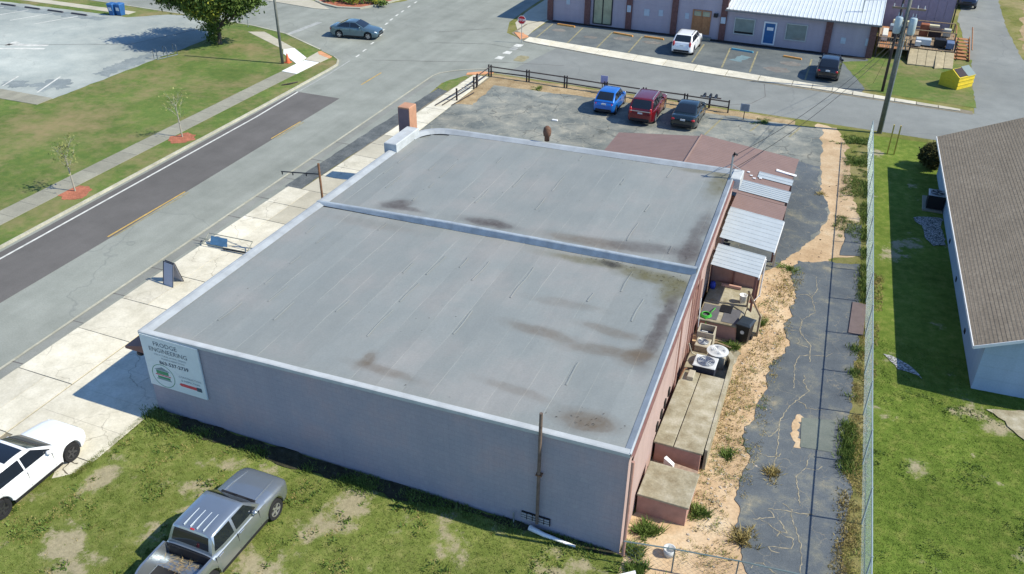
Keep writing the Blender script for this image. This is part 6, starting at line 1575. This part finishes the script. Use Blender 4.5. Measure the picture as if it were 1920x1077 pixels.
def limb(mb, p, d, r, l, depth, tips):
    p = Vector(p); pts = [p]; rr = [r]
    d = Vector(d).normalized()
    for i in range(4):
        d = (d + Vector((random.gauss(0, .12), random.gauss(0, .12), random.gauss(.04, .08)))).normalized()
        p = p + d * l / 4; pts.append(p.copy()); rr.append(r * (1 - .55 * (i + 1) / 4))
    mb.path(pts, rr, 7)
    tips.extend(pts[2:])
    if depth:
        for k in range(3):
            a = random.uniform(0, 6.28)
            nd = (d * .6 + Vector((math.cos(a), math.sin(a), random.uniform(.1, .7))) * .8)
            limb(mb, pts[random.choice((2, 3, 4))], nd, r * .5, l * random.uniform(.55, .8), depth - 1, tips)
def leaves(C, n, spread, size, flat=.6):
    C = np.array([tuple(c) for c in C])
    k = rng.integers(0, len(C), n)
    c = C[k] + rng.normal(0, spread, (n, 3)) * [1, 1, .8]
    d1 = rng.normal(0, 1, (n, 3)); d1 /= np.linalg.norm(d1, axis=1)[:, None]
    d2 = rng.normal(0, 1, (n, 3)) * [1, 1, flat]; d2 -= d1 * (d1 * d2).sum(1)[:, None]; d2 /= np.linalg.norm(d2, axis=1)[:, None]
    s = size * rng.uniform(.6, 1.4, n)[:, None]
    a, b = c + d1 * s, c + d2 * s * .5
    e, f = c - d1 * s, c - d2 * s * .5
    return np.concatenate([np.stack([a, b, e], 1), np.stack([a, e, f], 1)])
# large tree at the upper left
tr = thing('broadleaf_tree', 'large leafy tree on the left lawn, cut off by the top frame', 'tree', (0, 0, 0))
tips = []; mb = MB()
limb(mb, (-29.1, 40.75, .1), (.02, 0, 1), .22, 1.7, 0, [])
top = Vector((-29.1, 40.75, 1.65))
for k in range(8):
    a = k * .785 + .3
    limb(mb, top + Vector((0, 0, -.2 + .1 * k)), (math.cos(a), math.sin(a), .45 + .28 * (k % 3)), .13, 2.75, 2, tips)
mb.build('trunk', plain('tree_bark', (0.13, 0.10, 0.075), 0.9, var=0.35, scale=6), tr)
tips = [t for t in tips if t.z > 1.3]
LG = leafmat('tree_leaves', (0.04, 0.075, 0.016), (0.09, 0.14, 0.028), (0.18, 0.21, 0.04), .8)
LY = leafmat('yellow_green_leaves', (0.18, 0.20, 0.025), (0.28, 0.28, 0.035), (0.36, 0.34, 0.06), 1.0)
tri_mesh('crown', leaves(tips, 22000, .40, .14), LG, tr)
ty = [t for t in tips if (t.x + 29.3) ** 2 + (t.y - 39.7) ** 2 < 3.4]
tri_mesh('crown', leaves(ty or tips[:30], 5500, .36, .13), LY, tr)['label'] = 'yellow green clump in the middle of the crown'
low = [Vector((-29.4 + random.gauss(0, .25), 40.5 + random.gauss(0, .25), random.uniform(.3, 2.2))) for _ in range(30)]
tri_mesh('low_shoots', leaves(low, 1600, .2, .11), LG, tr)
# young trees in mulch rings
SL = leafmat('sapling_leaves', (0.14, 0.16, 0.04), (0.22, 0.23, 0.08), (0.30, 0.29, 0.13), 1.2)
for i, (x, y, n) in enumerate(((-17.83, 13.5, 190), (-17.79, 22.55, 80))):
    s = thing('young_tree', ('thin young tree in the mulch ring nearest the left edge', 'thin young tree in the mulch ring farther up the left verge')[i], 'tree', (0, 0, 0), 0, 'young street trees')
    mb = MB(); tips = []
    mb.path([(x, y, .1), (x - .05, y + .02, 1.2), (x - .1, y + .05, 2.3)], [.05, .04, .02], 7)
    for k in range(9):
        a = k * 2.4; z = 1.2 + .15 * k
        limb(mb, (x - .08, y + .03, z), (math.cos(a), math.sin(a), 1.1), .013, .85, 1, tips)
    mb.build('trunk', plain('pale_bark', (0.36, 0.34, 0.27), 0.9, var=0.2), s)
    tri_mesh('crown', leaves(tips, n, .18, .085), SL, s)
    MB().prism(rough([(x + .15 + .82 * math.cos(q), y - .2 + .95 * math.sin(q)) for q in np.linspace(0, 6.283, 13)[:-1]], .2, .12, 2.2, i), .09, .115).build('mulch_ring', MULCH, s)
# round hedge bush at the house corner
bu = thing('hedge_bush', 'dark clipped bush at the far corner of the blue house', 'bush', (0, 0, 0))
cs = []
for i in range(260):
    v = Vector((random.gauss(0, 1), random.gauss(0, 1), random.gauss(0, 1))).normalized() * random.uniform(.75, 1)
    cs.append(Vector((27.75 + v.x * .75, 37.1 + v.y * .8, .85 + v.z * .75)))
mb = MB(); mb.path([(27.75, 37.1, 0), (27.75, 37.1, .9)], .08); mb.build('stem', WOODD, bu)
tri_mesh('foliage', leaves(cs, 6000, .09, .07), leafmat('hedge_leaves', (0.03, 0.04, 0.012), (0.07, 0.07, 0.02), (0.13, 0.11, 0.035), 3), bu)
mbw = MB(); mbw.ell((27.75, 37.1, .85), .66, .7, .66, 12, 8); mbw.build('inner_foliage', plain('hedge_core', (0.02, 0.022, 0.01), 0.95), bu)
# low plants on the far island
for i in range(9):
    x = -28.6 + i * .72; y = 57.4 + .5 * math.sin(i * 1.3) + i * .12
    o = tri_mesh('island_plant', leaves([Vector((x + random.gauss(0, .2), y + random.gauss(0, .2), .3 + random.random() * .3)) for _ in range(10)], 260, .14, .10), (GB, LY, WB)[i % 3])
    tag(o, ('leftmost', 'second', 'third', 'fourth', 'fifth', 'sixth', 'seventh', 'eighth', 'ninth')[i] + ' low plant from the left on the mulched island', 'plant', 'island plants')
# debris on the grass verge
tag(MB().path([(-17.9, 33.8, .12), (-17.4, 34.2, .2), (-17.2, 34.9, .13)], .05, 5).build('fallen_branch', WOODD), 'dark fallen branch on the verge near the white ramp', 'branch')
tag(MB().bbox(3.35, 3.75, 35.3, 35.5, .025, .1, .02).build('paper_litter', WHITE), 'white scrap of litter lying in the cracked lot', 'litter')

# clutter along the rear wall
tag(MB().prism([(18.55, 12.95), (18.7, 12.95), (18.75, 13.3), (18.6, 13.3)], 0, [.4, .35, .5, .55]).build('wood_block', WOODW), 'short weathered wood block below the porch wall', 'wood')
mb = MB(); mb.path([(18.45, 8.6, .95), (18.5, 9.3, 1.0), (18.7, 9.7, .8)], .03, 6); tag(mb.build('refrigerant_pipe', RUST, smooth=True), 'bent pipe from the rear wall to the nearest air conditioner', 'pipe')
mb = MB(); mb.path([(18.4, 10.2, 1.6), (18.5, 10.6, .9), (19.2, 10.8, .55)], .028, 6); tag(mb.build('refrigerant_pipe', ACG, smooth=True), 'pale bent pipe from the rear wall to the rusty air conditioner', 'pipe')
mb = MB(); mb.path([(18.3, 12.5, 2.4), (18.36, 12.5, .5), (18.5, 12.45, .4)], .025, 6); tag(mb.build('refrigerant_pipe', STEEL, smooth=True), 'thin grey pipe down the rear wall to the open tank', 'pipe')
for i, (x, y, l, a) in enumerate(((19.0, 13.1, 1.1, .1), (19.4, 12.85, .9, -.25), (18.9, 12.7, .7, .5))):
    tag(MB().bbox(-l / 2, l / 2, -.05, .05, 0, .05, .008).build('scrap_board', WOODW, loc=(x, y, .06 + .03 * i), rotz=a), ('longest', 'middle', 'shortest')[i] + ' scrap board lying below the loading porch wall', 'board', 'scrap boards below the porch')
tag(MB().bbox(18.7, 18.95, 8.7, 9.2, .93, 1.1, .02).build('junction_box', ACG), 'small beige box on the long dock beside the wall', 'box')

# leaves and twigs washed together in the roof corners
P = MB()
for cx, cy, sx, sy, n in ((17.3, 13.0, .35, .3, 26), (14.6, 11.25, .8, .12, 40), (17.4, 10.2, .35, .6, 45), (16.6, 10.9, .9, .15, 40), (17.0, 1.1, .5, .25, 30), (17.5, 21.3, .2, .6, 20), (9, 6, 6, 4, 30), (8, 17, 6, 3.5, 25)):
    for i in range(n):
        x, y = random.gauss(cx, sx), random.gauss(cy, sy)
        if not (.6 < x < XR(y) - .4 and .4 < y < 22 and abs(y - yd(x)) > .3): continue
        a = random.uniform(0, 6.28); l = random.uniform(.03, .11); z = zroof(x, y) + .02
        P.add([(x, y, z), (x + l * math.cos(a), y + l * math.sin(a), z + .006), (x + .5 * l * math.cos(a + .5), y + .5 * l * math.sin(a + .5), z + .012)], [(0, 1, 2)])
stuff(P.build('roof_debris', DK, fix=False), 'dark leaves and twigs lying on the grey roof', 'debris')
